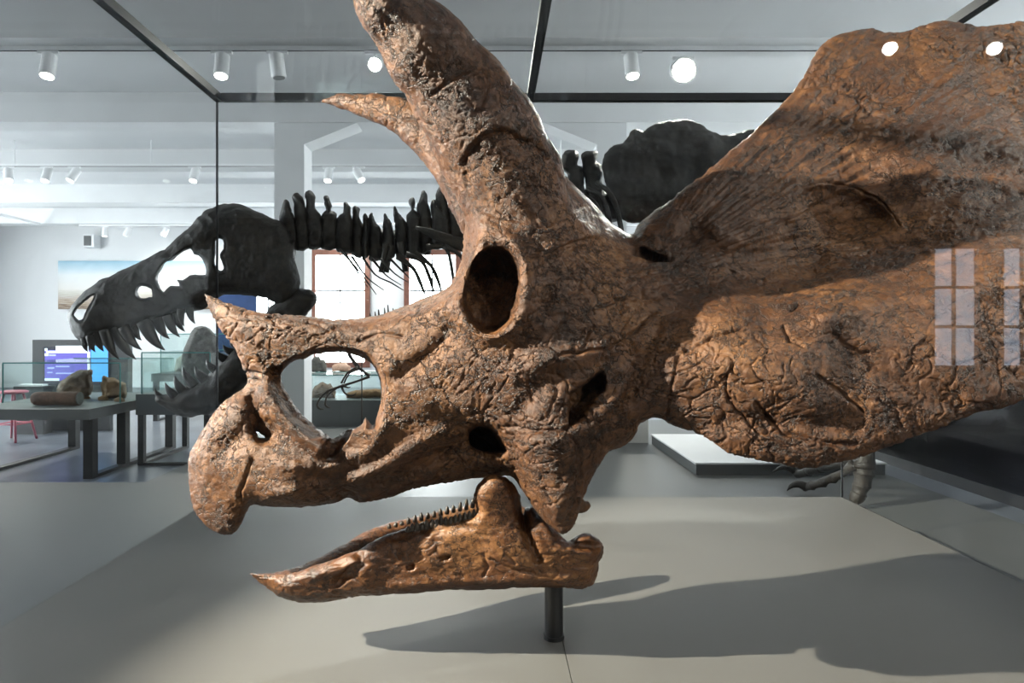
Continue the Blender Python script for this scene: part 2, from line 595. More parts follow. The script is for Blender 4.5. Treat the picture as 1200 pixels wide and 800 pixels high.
M['tooth_dark'] = bone_mat('dark_fossil_tooth', (0.012, 0.009, 0.007), (0.03, 0.022, 0.016), (0.06, 0.045, 0.03), 0.35, 2.0, 0.2, 0.3)
M['trex'] = bone_mat('black_brown_fossil_bone', (0.007, 0.006, 0.0055), (0.014, 0.0115, 0.0098), (0.036, 0.028, 0.021), 0.5, 1.0, 0.3, 0.4)
M['trex_tooth'] = bone_mat('black_fossil_tooth', (0.008, 0.0075, 0.007), (0.014, 0.012, 0.011), (0.03, 0.026, 0.022), 0.3, 2.0, 0.0, 0.2)
M['rock'] = bone_mat('rough_brown_stone', (0.04, 0.020, 0.011), (0.095, 0.048, 0.026), (0.18, 0.098, 0.055), 0.7, 2.0, 0.5, 0.7)
M['rock_orange'] = bone_mat('orange_brown_stone', (0.10, 0.048, 0.02), (0.22, 0.108, 0.045), (0.34, 0.19, 0.09), 0.7, 2.0, 0.4, 0.7)
M['rock_grey'] = bone_mat('grey_stone', (0.06, 0.06, 0.055), (0.11, 0.108, 0.10), (0.18, 0.175, 0.16), 0.7, 2.0, 0.4, 0.7)

# ================================================================ the room
XL, XR, YF, YB, ZC = -13.0, 9.0, -8.0, 17.0, 4.2
S = dict(kind='structure')
tag(box('floor', XL, XR, YF, YB, -0.1, 0.0, M['concrete']), **S)
tag(box('ceiling', XL, XR, YF, YB, ZC, ZC + 0.1, M['ceil']), **S)
tag(box('wall_left', XL - 0.1, XL, YF, YB, 0, ZC, M['wall']), **S)
tag(box('wall_right', XR, XR + 0.1, YF, YB, 0, ZC, M['wall']), **S)
tag(box('wall_back', XL, XR, YB, YB + 0.1, 0, ZC, M['wall']), **S)
tag(box('wall_front', XL, XR, YF - 0.1, YF, 0, ZC, M['charcoal']), **S)

for i, y in enumerate((-6.8, -4.3, -1.8, 0.7, 3.2, 5.7, 8.0, 10.5, 13.0, 15.5)):
    tag(box('ceiling_beam', XL, XR, y, y + 0.4, 3.85, ZC, M['ceil']), **S)
# pillars with sloping haunches under the second beam
for i, (u0, u1, s) in enumerate(((322, 357, 1), (699, 734, -1))):
    x0, x1 = at(u0, 0, 8.05)[0], at(u1, 0, 8.05)[0]
    p = tag(box('pillar', x0, x1, 8.03, 8.37, 0, 3.85, M['wall']), **S)
    xa, xb = (x1, x1 + 0.62) if s > 0 else (x0, x0 - 0.62)
    prism('haunch', [(xa, 3.85), (xb, 3.85), (xa, 3.60)], 8.03, 8.37, M['ceil'], p)
tag(box('trim_1', -10.25, -10.2, YF, 15.4, ZC - 0.40, ZC - 0.35, M['white_paint']), **S)


def window(n, x0, x1, z0, z1, y, face, cols=2, rows=2, sky='sky'):
    """a timber-framed window on a wall at y; face = -1 looks towards -Y"""
    e = empty('window_%d' % n, ((x0 + x1) / 2, y, z0), kind='structure')
    t = 0.07 if face > 0 else 0.13
    ya, yb = sorted((y, y + face * 0.12))
    for (a, b, c, d) in ((x0, x1, z1 - t, z1), (x0, x1, z0, z0 + t), (x0, x0 + t, z0 + t, z1 - t), (x1 - t, x1, z0 + t, z1 - t)):
        box('window_frame', a, b, ya, yb, c, d, M['wood'], e)
    gy0, gy1 = sorted((y + face * 0.02, y + face * 0.035))
    W, H = (x1 - x0 - 2 * t), (z1 - z0 - 2 * t)
    for i in range(cols):
        for j in range(rows):
            box('pane', x0 + t + W * i / cols + 0.006, x0 + t + W * (i + 1) / cols - 0.006, gy0, gy1,
                z0 + t + H * j / rows + 0.006, z0 + t + H * (j + 1) / rows - 0.006, M[sky], e)
    my0, my1 = sorted((y + face * 0.01, y + face * 0.07))
    for i in range(1, cols):
        box('mullion', x0 + t + W * i / cols - 0.02, x0 + t + W * i / cols + 0.02, my0, my1, z0 + t, z1 - t, M['dark_grey'], e)
    for j in range(1, rows):
        for i in range(cols):
            box('glazing_bar', x0 + t + W * i / cols + 0.012, x0 + t + W * (i + 1) / cols - 0.012, my0, my1,
                z0 + t + H * j / rows - 0.02, z0 + t + H * j / rows + 0.02, M['dark_grey'], e)
    return e


wn = 1
for (u0, u1) in ((292, 338), (365, 434), (474, 540)):
    window(wn, at(u0, 0, 17)[0], at(u1, 0, 17)[0], 0.5, 3.42, YB, -1, 2, 3)
    wn += 1
for (x0, x1) in ((6.02, 6.76), (6.97, 7.7)):
    window(wn, x0, x1, 0.85, 2.62, YF, 1, 2, 3, 'sky_dim')
    wn += 1
for x, rz in ((XL, -math.pi / 2), (XR, math.pi / 2)):          # unseen glowing side-wall windows, added to brighten the room
    for y in (3.2, 6.5, 9.5, 12.5):
        e = window(wn, -1.2, 1.2, 0.7, 3.7, 0, 1, 2, 3)
        e.location = (x, y, 0.7)
        e.rotation_euler = (0, 0, rz)
        wn += 1

# raised grey platform under the case and the big skeleton
plat = prism('platform', [(-6.2, 0.45), (3.43, 0.45), (3.43, 9.6), (-2.87, 9.6), (-2.87, 5.63), (-6.2, 5.63)], 0.0, 0.155, M['platform'], axis='Z')
tag(plat, **S)
low = tag(box('plinth', 1.765, 3.40, 5.91, 7.55, 0.155, 0.248, M['slate']), 'low wide plinth with white top and slate sides behind the foot bones', 'plinth')
box('top_panel', 1.755, 3.41, 5.90, 7.56, 0.248, 0.262, M['white_paint'], low)
tag(box('cream_screen_wall', 0.85, 1.74, 7.62, 7.80, 0.155, 0.95, M['cream'], None), 'low cream screen wall at the end of the white topped plinth', 'screen wall')

# ================================================================ ceiling rails and spotlights
def rail(y, x0, x1, label):
    r = empty('light_rail', (0, y, 3.82), label, 'light rail')
    box('rail_bar', x0, x1, y - 0.018, y + 0.018, 3.815, 3.85, M['white_paint'], r)
    if y == 10.0:
        for hx in range(-9, 8, 2):
            cyl('hanger', (hx, y, 3.85), (hx, y, ZC), 0.01, M['white_paint'], r, 8)
    box('rail_slot', x0, x1, y - 0.006, y + 0.006, 3.810, 3.815, M['black'], r)
    return r


def lamp(pos, aim, label, group, on=True, r=0.062, length=0.20, mat=None, hang=None):
    """cylinder spotlight under a rail: adaptor, stem, housing and its lit face"""
    e = empty('track_spotlight', pos, label, 'spotlight', group)
    p = Vector(pos)
    d = (Vector(aim) - p).normalized()
    if hang:
        cyl('ceiling_rose', (p.x, p.y, hang - 0.02), (p.x, p.y, hang), 0.05, M['white_paint'], e, 20)
        cyl('stem', (p.x, p.y, hang - 0.02), (p.x, p.y, p.z + 0.02), 0.012, M['white_paint'], e, 10)
    else:
      box('adaptor', p.x - 0.09, p.x + 0.09, p.y - 0.016, p.y + 0.016, p.z + 0.085, p.z + 0.109, M['white_paint'], e)
      cyl('stem', (p.x, p.y, p.z + 0.086), (p.x, p.y, p.z + 0.02), 0.012, M['white_paint'], e, 10)
    a, b = p - d * length * 0.4, p + d * length * 0.6
    cyl('housing', tuple(a), tuple(b), r, M['white_paint'], e, 24)
    cyl('lamp_face', tuple(b - d * 0.004), tuple(b + d * 0.002), r * 0.82, (mat or M['lamp_on']) if on else M['dark_grey'], e, 24)
    return b + d * 0.01


for y, lab in ((5.88, 'white ceiling light rail on the beam just behind the glass case'),
               (10.0, 'white ceiling light rail between the pillars and the picture wall'),
               (15.7, 'white ceiling light rail close to the wall with the seascape picture')):
    rail(y, -9.5, 7.5, lab)
LZ = 3.70
row = 'spotlights on the rail behind the glass case'
for u, lab in ((57, 'lit white spotlight on the rail, hanging above the table with stones'), (260, 'lit white spotlight beside the unlit one on the rail behind the case'), (740, 'lit white spotlight pointing down next to the large dazzling one')):
    x = (u - CU) / F * 5.88
    lamp((x, 5.88, LZ), (x + 0.15, 4.9, 0), lab, row)
lamp(((325 - CU) / F * 5.88, 5.88, LZ), (-1.4, 5.9, 0), 'unlit white spotlight on the rail behind the case', row, on=False)
for u, w, r, lab in ((440, 140, 0.062, 'small dazzling spotlight on the rail between the two brow horns, turned to the skull'), (800, 420, 0.11, 'large dazzling spotlight on the rail over the hip bone, turned to the skull')):
    x = (u - CU) / F * 5.88
    b = lamp((x, 5.88, LZ - (0.05 if r > .1 else 0)), (x * 0.45, 1.0, 1.55), lab, row, r=r, mat=emit('dazzling_lamp', (1, 0.96, 0.88), 120))
    spot('rim_light', b, (0.35, 1.2, 0.9), w, NEUT, 62)
row = 'spotlights on the rail beyond the pillars'
for u, dx in ((10, 0.3), (55, 0.0), (87, -0.3), (228, 0.0), (385, 0.0), (420, 0.5), (560, 0.2), (700, 0), (860, 0)):
    x = (u - CU) / F * 10
    b = lamp((x, 10.0, LZ), (x + dx, 9.6, 2.8), ('small upright' if dx == 0 else 'small tilted') + ' white spotlight on the rail beyond the pillars', row, mat=M['lamp_far'])
for x in (-7.0, -4.0, -1.0, 2.0, 5.0):
    spot('down_light', (x, 9.9, 3.55), (x, 9.2, 0), 420, NEUT, 120, 0.8, 0.08)
row = 'spotlights on the rail by the picture wall'
for u, dx in ((123, 0.0), (150, -0.5), (194, -0.4)):
    x = (u - CU) / F * 15.7
    lamp((x, 15.7, LZ), (x + dx, 15.6, 2.8), 'small white spotlight on the rail above the seascape picture', row, mat=M['lamp_far'])
for x in (-7.5, -3.5, 0.5):
    spot('wall_wash', (x, 15.4, 3.6), (x, 17.0, 1.6), 170, NEUT, 120, 0.8, 0.08)
rail(-4.05, -6, 7, 'white ceiling light rail in the dim part of the room facing the case')
for x, lab in ((3.23, 'lit spotlight on the dim rail, mirrored in the case glass over the frill edge'), (4.08, 'outer lit spotlight on the dim rail, mirrored in the case glass over the frill')):
    b = lamp((x, -4.05, LZ), (0.1, 2.1, 1.2), lab, None, mat=emit('lit_front_lamp', (1, .97, .92), 45))
    spot('front_light', b, (-0.1, 2.3, 1.0), 330, NEUT, 34)
row = 'ceiling spotlights around the horned skull'
for (p, t, w, c, ang), lab in zip(KEYS, ('far strong ceiling spotlight aimed at the beak and horns of the skull', 'ceiling spotlight on a rod aimed straight at the skull face', 'ceiling spotlight on a rod aimed at the skull frill from the case front', 'ceiling spotlight on a rod beside the dark cabinet, aimed at the frill')):
    b = lamp(p, t, lab, row, hang=ZC)
    spot('key_light', b, t, w, c, ang)

# ================================================================ the glass case
CX0, CX1, CY0, CY1, CZ0, CZ1, CXM = -1.615, 2.05, 0.75, 4.0, 0.43, 2.74, 0.22
case = empty('display_case', ((CX0 + CX1) / 2, (CY0 + CY1) / 2, 0.155), 'large glass display case with black top frame holding the horned skull', 'display case')
box('base_plinth', CX0 + 0.02, CX1 - 0.02, CY0 + 0.02, CY1 - 0.02, 0.155, CZ0 - 0.02, M['dark_grey'], case)
box('base_panel', CX0, CXM - 0.0012, CY0, CY1, CZ0 - 0.02, CZ0, M['case_floor'], case)
box('base_panel', CXM + 0.0012, CX1, CY0, CY1, CZ0 - 0.02, CZ0, M['case_floor'], case)
g = 0.010
for (a, b) in ((CX0 + g, CXM - 0.003), (CXM + 0.003, CX1 - g)):
    box('glass_pane', a, b, CY1 - g, CY1, CZ0, CZ1, M['glass'], case)
    box('glass_pane', a, b, CY0 + g, CY1 - g, CZ1 - g, CZ1, M['glass'], case)
box('glass_pane', CX0 + g, CX1 - g, CY0, CY0 + g, CZ0, CZ1, M['glass'], case)
box('glass_pane', CX0, CX0 + g, CY0 + g, CY1 - g, CZ0, CZ1, M['glass'], case)
box('glass_pane', CX1 - g, CX1, CY0 + g, CY1 - g, CZ0, CZ1, M['glass'], case)
f = 0.042
for (a, b, c, d) in ((CX0 - 0.004, CX0 - 0.004 + f, CY0, CY1), (CX1 - f + 0.004, CX1 + 0.004, CY0, CY1), (CXM - f / 2, CXM + f / 2, CY0 + f, CY1 - f),
                     (CX0 + f, CX1 - f, CY1 - f, CY1 + 0.004), (CX0 + f, CX1 - f, CY0 - 0.004, CY0 + f)):
    box('frame_bar', a, b, c, d, CZ1, CZ1 + f, M['black'], case)
for x in (CX0, CX1 - 0.008):
    for y in (CY0, CY1 - 0.008):
        box('corner_joint', x - 0.001, x + 0.009, y - 0.001, y + 0.009, CZ0, CZ1, M['black'], case)
box('pane_joint', CXM - 0.003, CXM + 0.003, CY1 - g, CY1, CZ0, CZ1, M['black'], case)

# ================================================================ the horned skull
skull = empty('horned_dinosaur_skull', at(649, 726, 2.27), 'huge cracked brown horned dinosaur skull with frill and open beaked jaw', 'dinosaur skull')

OUT = [(240, 342), (262, 350), (300, 362), (340, 367), (390, 370), (430, 370), (470, 360), (500, 347), (525, 333), (538, 312), (543, 288),
       (546, 262), (545, 235), (548, 205), (575, 175), (640, 190), (660, 203), (680, 224), (700, 247), (717, 264), (740, 275), (750, 263), (775, 244), (800, 225), (830, 200), (870, 166), (900, 138),
       (920, 118), (936, 96), (950, 75), (965, 55), (985, 42), (1005, 35), (1022, 34), (1040, 38), (1060, 35), (1080, 28), (1110, 24),
       (1138, 30), (1165, 31), (1200, 27), (1225, 45), (1240, 110), (1246, 220), (1240, 340), (1226, 430), (1200, 467), (1161, 481), (1141, 486), (1102, 505),
       (1067, 518), (1035, 529), (1004, 538), (965, 546), (934, 548), (898, 543), (859, 532), (828, 513), (793, 501), (771, 490), (760, 492),
       (749, 498), (746, 507), (735, 519), (720, 526), (712, 530), (702, 543), (690, 563), (684, 577), (679, 592), (673, 610), (660, 624), (648, 616),
       (632, 600), (620, 584), (608, 568), (598, 556), (575, 558), (552, 561), (516, 566), (484, 572), (460, 580), (436, 586), (420, 586), (408, 581), (392, 588),
       (368, 594), (340, 596), (312, 595), (297, 592), (290, 599), (281, 616), (273, 626), (259, 627), (243, 617), (229, 597), (222, 570),
       (220, 543), (223, 528), (235, 504), (247, 485), (258, 473), (270, 464), (283, 455), (289, 446), (284, 437), (279, 423), (270, 406), (258, 392), (247, 373), (239, 350)]
NARIS = [(332, 441), (337, 432), (346, 425), (358, 423), (367, 417), (386, 415), (409, 416), (428, 423), (438, 435), (445, 454), (445, 473), (440, 489),
         (437, 497), (432, 490), (427, 487), (421, 497), (406, 502), (391, 512), (380, 505), (367, 495), (355, 485), (343, 470), (334, 455)]
SMALL = [(297, 507), (301, 503), (309, 505), (314, 510), (312, 516), (303, 515)]

NEAR = [(225, 560, 2.00), (262, 605, 1.98), (250, 540, 1.95), (270, 500, 1.95), (300, 560, 1.91), (345, 560, 1.89), (320, 520, 1.93), (300, 480, 1.95), (320, 450, 1.97),
        (243, 350, 2.03), (280, 390, 1.97), (330, 395, 1.93), (400, 390, 1.92), (450, 390, 1.90), (500, 370, 1.88), (290, 430, 1.98),
        (380, 565, 1.93), (440, 560, 1.92), (400, 530, 1.92), (450, 500, 1.89), (490, 460, 1.86), (500, 520, 1.90), (510, 555, 1.96), (570, 550, 1.96),
        (530, 320, 1.86), (577, 405, 1.80), (625, 340, 1.80), (540, 430, 1.83), (590, 270, 1.84), (640, 260, 1.85), (570, 210, 1.93), (650, 210, 1.95),
        (640, 520, 1.77), (650, 590, 1.80), (690, 500, 1.80), (600, 470, 1.80), (700, 420, 1.80), (710, 540, 1.84), (700, 340, 1.86), (730, 500, 1.82),
        (790, 480, 1.81), (900, 520, 1.75), (1000, 510, 1.73), (1140, 470, 1.74), (1210, 420, 1.78),
        (800, 420, 1.82), (900, 420, 1.77), (1000, 420, 1.77), (1100, 380, 1.80), (1210, 330, 1.86), (850, 370, 1.85), (960, 360, 1.83),
        (750, 315, 1.97), (800, 325, 2.00), (870, 328, 2.02), (950, 320, 2.04), (1020, 300, 2.05), (1080, 275, 2.04), (1210, 225, 2.04),
        (790, 275, 2.05), (850, 270, 2.07), (900, 200, 2.17), (940, 240, 2.12), (1000, 225, 2.17), (1060, 200, 2.12), (1000, 130, 2.24), (950, 120, 2.27), (1020, 50, 2.32), (1120, 130, 2.19), (1120, 40, 2.29), (1210, 120, 2.18), (1210, 45, 2.28),
        (740, 285, 2.04), (700, 270, 1.97)]
THICK = [(225, 560, .10), (262, 605, .10), (270, 540, .17), (300, 560, .2), (345, 560, .24), (245, 350, .07), (280, 385, .13), (400, 390, .2), (480, 380, .3), (300, 460, .14),
         (380, 565, .24), (440, 520, .3), (490, 460, .42), (500, 555, .36), (560, 550, .36), (540, 400, .55), (577, 330, .58), (600, 230, .5), (600, 430, .55),
         (640, 520, .22), (650, 590, .13), (700, 520, .14), (700, 420, .26), (700, 330, .34), (740, 290, .22), (760, 400, .16), (800, 470, .10), (820, 340, .12),
         (900, 520, .08), (1000, 420, .08), (1200, 420, .07), (1000, 310, .10), (1200, 220, .10), (900, 200, .10), (1000, 60, .08), (1200, 60, .08), (1000, 180, .09)]

DU, DD = 1.3, 0.011
us, vs, ds, U, V = grid_for(210, 1254, -50, 640, 1.55, 2.62, DU, DD)
near = spline2(NEAR)(U, V)
thick = np.maximum(spline2(THICK)(U, V), 0.045)


def dent(poly, amount, soft, k=3):
    global near, thick
    s = np.clip(signed_px(U, V, smooth_poly(poly, k)) / soft, 0, 1)
    s = s * s * (3 - 2 * s) * amount
    near = near + s
    thick = np.maximum(thick - s, 0.04)


def groove(pts, amount, sigma):
    global near, thick
    s = amount * np.exp(-(line_px(U, V, pts) / sigma) ** 2)
    near = near + s
    thick = np.maximum(thick - s, 0.04)


def ell(cx, cy, rx, ry, rot=0.0, n=20):
    a = np.linspace(0, 2 * np.pi, n, endpoint=False)
    c, s_ = math.cos(rot), math.sin(rot)
    return [(cx + rx * math.cos(t) * c - ry * math.sin(t) * s_, cy + rx * math.cos(t) * s_ + ry * math.sin(t) * c) for t in a]


# raised rim of the eye socket, socket and its plug
orb = signed_px(U, V, ell(577, 338, 32, 49, 0.12))
near = near - 0.030 * np.exp(-((orb + 9) / 11) ** 2)
dent(ell(577, 338, 33, 50, 0.12), 0.11, 7)
dent(ell(572, 325, 27, 36, 0.12), 0.03, 16)
# openings behind and below the socket
dent([(707, 434), (692, 440), (677, 451), (666, 459), (663, 480), (663, 500), (674, 502), (689, 485), (700, 468), (711, 455)], 0.125, 4)
dent([(544, 503), (552, 495), (563, 491), (580, 496), (591, 511), (598, 530), (580, 536), (561, 534), (545, 523)], 0.20, 5)
dent([(379, 533), (381, 518), (390, 510), (405, 501), (413, 500), (411, 510), (400, 525), (390, 537)], 0.09, 4)
dent([(288, 500), (300, 486), (318, 487), (330, 500), (326, 518), (308, 524), (294, 516)], 0.035, 10)
dent([(750, 287), (765, 293), (785, 303), (772, 305), (757, 300)], 0.06, 5)
# flowing ridges and hollows of the cheek
groove([(400, 578), (440, 566), (480, 548), (520, 527), (548, 512)], 0.035, 9)
groove([(415, 565), (450, 548), (485, 525), (520, 505)], -0.022, 10)
groove([(300, 455), (320, 470), (345, 500), (375, 525)], -0.03, 10)
groove([(292, 462), (300, 480), (285, 510), (262, 530)], 0.018, 12)
groove([(324, 440), (331, 462), (345, 486), (368, 504)], 0.05, 7)
groove([(300, 448), (296, 470), (302, 492)], 0.03, 7)
groove([(330, 545), (380, 550), (430, 530), (450, 500)], -0.014, 9)
groove([(296, 590), (330, 580), (390, 572), (430, 560)], -0.012, 9)
groove([(470, 440), (500, 420), (520, 400), (530, 385)], 0.018, 10)
groove([(456, 430), (480, 450), (500, 470), (540, 480)], -0.015, 14)
groove([(545, 270), (560, 262), (590, 268), (612, 290)], -0.018, 9)
groove([(620, 310), (650, 290), (690, 275)], -0.02, 10)
groove([(600, 440), (640, 420), (690, 415), (735, 395)], -0.018, 14)
groove([(610, 480), (630, 455), (650, 440)], 0.012, 10)
groove([(660, 510), (690, 500), (720, 470), (740, 440)], -0.016, 9)
groove([(736, 470), (745, 440), (755, 410), (770, 380)], 0.018, 10)
groove([(800, 440), (850, 425), (900, 440), (950, 470)], -0.018, 18)
groove([(820, 500), (880, 490), (940, 500), (1000, 495)], 0.015, 12)
groove([(900, 385), (980, 400), (1060, 440), (1120, 470)], 0.016, 16)
groove([(980, 365), (1080, 345), (1200, 330)], -0.02, 16)
groove([(955, 215), (990, 214), (1030, 232), (1055, 262)], -0.012, 9)
dent(ell(985, 248, 66, 36, 0.15), 0.035, 34)
dent(ell(870, 268, 55, 36, 0.1), -0.03, 24)
dent([(602, 520), (622, 507), (648, 503), (668, 508), (678, 535), (676, 575), (664, 606), (648, 612), (630, 592), (612, 560)], -0.035, 12)
near = np.minimum(near, 2.5)
far = near + thick

Fd = pillow_field(U, V, ds, smooth_poly(OUT, 3), [smooth_poly(NARIS, 3), smooth_poly(SMALL, 3)], near, far, 24, 10)
HORN = [((618, 262), 1.99, .150), ((600, 215), 1.975, .148), ((570, 160), 1.94, .142), ((540, 112), 1.895, .121), ((498, 56), 1.83, .104), ((455, 3), 1.77, .082), ((432, -24), 1.745, .055)]
HFAR = [((570, 250), 2.36, .112), ((548, 205), 2.40, .108), ((520, 170), 2.44, .093), ((490, 147), 2.47, .074), ((470, 136), 2.485, .062), ((440, 126), 2.51, .047), ((400, 118.5), 2.545, .026), ((379, 118), 2.56, .008)]
hp = [at(*p, d) for p, d, r in HORN]; hr = [r for p, d, r in HORN]
fp = [at(*p, d) for p, d, r in HFAR]; fr = [r for p, d, r in HFAR]
# horns only touch part of the field: work on that block
iu = np.searchsorted(us, 740); iv = np.searchsorted(vs, 420)
blk = Fd[:iu, :iv]
blk = capsule_into(blk, us[:iu], vs[:iv], ds, hp, hr, 0.05)
blk = capsule_into(blk, us[:iu], vs[:iv], ds, fp, fr, 0.012)
# cut the eye socket free of the horn core again
cut = np.minimum(orb[:iu, :iv, None] * 0.0022, (near[:iu, :iv, None] - ds[None, None, :]))
blk = np.maximum(blk, cut)
Fd[:iu, :iv] = blk
Fd = close_edges(Fd)
Vx, Q = surface_nets(Fd)
del Fd, blk, cut
uu, vv, dd = us[0] + Vx[:, 0] * DU, vs[0] + Vx[:, 1] * DU, ds[0] + Vx[:, 2] * DD
W = to_world(uu, vv, dd)
N = vnormals(W, Q)

# relief: broad lumps, cells of cracked bone, and the traced fissures
CRK = [([(541, 193), (548, 180), (560, 165), (578, 153), (592, 154), (610, 160), (628, 168), (644, 182)], .014, 2.4),
       ([(505, 112), (520, 100), (538, 87), (552, 80), (562, 81)], .008, 2.0), ([(568, 85), (572, 100), (570, 115), (560, 130)], .006, 1.8), ([(548, 118), (556, 130), (566, 128)], .006, 1.8),
       ([(730, 393), (746, 389), (759, 377), (770, 366)], .010, 2.2), ([(802, 412), (820, 403), (840, 393), (867, 387)], .010, 2.2),
       ([(926, 363), (934, 354), (965, 350), (1004, 344)], .012, 2.4), ([(918, 383), (926, 399), (941, 405)], .008, 2.0), ([(981, 391), (1000, 407), (1020, 412)], .010, 2.4),
       ([(887, 473), (902, 489), (918, 505), (949, 514), (985, 520), (1004, 520)], .012, 2.6), ([(793, 418), (787, 446), (781, 485)], .008, 2.0),
       ([(950, 212), (975, 213), (1000, 220), (1025, 232), (1048, 250), (1056, 262)], .010, 2.0), ([(745, 289), (765, 299), (785, 303)], .02, 3),
       ([(295, 539), (287, 559), (279, 578), (283, 590)], .010, 2.2), ([(596, 497), (625, 503), (663, 503)], .009, 2.0), ([(757, 380), (735, 395), (712, 408), (680, 412), (655, 415)], .010, 2.2),
       ([(663, 503), (672, 520), (678, 550), (676, 585)], .008, 2.0), ([(960, 440), (985, 460), (1000, 470), (1012, 485)], .010, 2.4), ([(1060, 500), (1052, 480), (1030, 470)], .008, 2),
       ([(850, 440), (855, 470), (880, 500)], .008, 2.0), ([(700, 360), (740, 345), (770, 350)], .008, 2.0), ([(640, 300), (670, 285), (705, 278)], .008, 2.0),
       ([(283, 437), (310, 440), (330, 432)], .010, 2.2), ([(420, 400), (440, 392), (470, 395)], .006, 1.8), ([(360, 377), (385, 385), (400, 380)], .006, 1.8),
       ([(452, 115), (456, 130), (452, 148)], .005, 1.5), ([(470, 140), (488, 138), (508, 146)], .007, 1.8), ([(489, 140), (490, 160), (486, 170)], .006, 1.8)]
disp = 0.010 * fbm(W * 4.5, 3, 11) * np.where((uu < 520) & (vv < 190) & (dd > 2.2), 0.25, 1.0)
horny = np.clip((300 - vv) / 60, 0, 1) * (uu < 730)
frilly = np.clip((uu - 760) / 60, 0, 1)
upper = frilly * np.clip((330 - vv) / 40, 0, 1)
warp = np.column_stack([vnoise(W * 7, 31), vnoise(W * 7, 32), vnoise(W * 7, 33)]) * 0.05 + np.column_stack([vnoise(W * 26, 34), vnoise(W * 26, 35), vnoise(W * 26, 36)]) * 0.016
P = W + warp
c1 = cracks(P * np.array([7.5, 9, 10.5]), 41)
w1 = np.clip(1.2 * vnoise(W * 3.3, 61) + 0.45, 0, 1)
w2 = np.clip(1.5 * vnoise(W * 4.1, 62) + 0.55, 0, 1) * (1 - 0.6 * horny) * (1 - 0.4 * upper)
r1 = fbm(P * np.array([9, 12, 15.0]), 4, 51, 0.55)
r2 = fbm(P * np.array([24, 30, 40.0]), 3, 55, 0.55)
disp += -0.006 * w1 * (1 - 0.6 * horny) * np.exp(-(c1 / 0.035) ** 2)
disp += -0.0055 * (1 - 0.6 * horny) * np.clip(w1 + .25, 0, 1) * np.exp(-(r1 / 0.05) ** 2)
disp += -0.0020 * w2 * np.exp(-(r2 / 0.11) ** 2)
disp += 0.0012 * w2 * np.abs(r2)
disp += 0.0019 * fbm(W * 55, 3, 71, 0.6)
beaky = np.clip((310 - uu) / 30, 0, 1) * np.clip((vv - 450) / 20, 0, 1)
disp *= 1 - 0.2 * beaky
# fibrous striae fanning over the upper frill and along the horns
ang = np.arctan2(vv - 330, uu - 740); rad = np.hypot(vv - 330, uu - 740)
st = vnoise(np.column_stack([ang * 46, rad * 0.02, dd * 6]), 81) + 0.6 * vnoise(np.column_stack([ang * 100, rad * 0.035, dd * 9]), 82)
disp += 0.0045 * st * upper
s_h = uu * 0.77 - vv * 0.64
disp += 0.0028 * vnoise(np.column_stack([s_h * 0.17, (uu * .64 + vv * .77) * 0.03, dd * 12]), 83) * horny
front = N[:, 1] < -0.05
for pts, a, sg in CRK:
    jit = 2.2 * vnoise(np.column_stack([uu * .09, vv * .09, uu * 0]), 91)
    dl = line_px(uu + jit, vv - jit, pts)
    disp -= np.where(front, a * np.exp(-(dl / sg) ** 2), 0)
# the bone below the horn sheath lies lower than the sheath itself
step = signed_px(uu, vv, [(541, 193), (548, 180), (560, 165), (578, 153), (592, 154), (610, 160), (628, 168), (644, 182), (690, 240), (640, 270), (560, 250), (545, 220)])
disp -= np.where(front, 0.006 * np.clip(step / 3, 0, 1) * np.clip(1 - step / 60, 0, 1), 0)
W = W + N * disp[:, None]
N = vnormals(W, Q)

# one skin, cut into the parts one can name
cu, cv, cd = uu[Q].mean(1), vv[Q].mean(1), dd[Q].mean(1)
part = np.zeros(len(Q), int)
part[(cu > 742) | ((cu > 725) & (cv < 285))] = 1
hornline = cv < 262 - 0.25 * (cu - 545)
is_far = (cd > 2.20) & (cu < 610) & (cv < 275)
part[(cu < 742) & (cv < 250) & ~is_far & (cu < 700)] = 2
part[is_far & (cv < 250)] = 3
part[(cu < 296) & (cv > 462) & (part == 0)] = 4
for k, nm in enumerate(('cranium', 'frill', 'brow_horn', 'brow_horn', 'beak')):
    q = Q[part == k]
    ids, inv = np.unique(q, return_inverse=True)
    o = link(nm, np_mesh(nm, W[ids], inv.reshape(q.shape), N[ids]), M['skull'], skull)

# the other half of the frill slopes away behind the crest
us, vs, ds, U, V = grid_for(745, 1240, 20, 490, 2.15, 2.95, 3.0, 0.014)
nf = spline2([(770, 310, 2.22), (850, 220, 2.30), (950, 100, 2.38), (1020, 50, 2.42), (1200, 60, 2.40), (1000, 200, 2.46), (1200, 220, 2.50), (900, 330, 2.48), (1000, 400, 2.66), (1180, 380, 2.70), (860, 420, 2.60)])(U, V)
Ff = close_edges(pillow_field(U, V, ds, smooth_poly([(762, 300), (800, 245), (860, 190), (920, 130), (960, 80), (1010, 52), (1090, 50), (1160, 56), (1172, 120), (1160, 270), (1115, 400), (1020, 455), (910, 455), (820, 410), (770, 345)], 3), [], nf, nf + 0.085, 12, 5))
Vx, Q = surface_nets(Ff)
W = to_world(us[0] + Vx[:, 0] * 3.0, vs[0] + Vx[:, 1] * 3.0, ds[0] + Vx[:, 2] * 0.014)
W = W + vnormals(W, Q) * (0.008 * fbm(W * 6, 4, 21, 0.6))[:, None]
link('frill', np_mesh('frill', W, Q), M['skull'], skull)

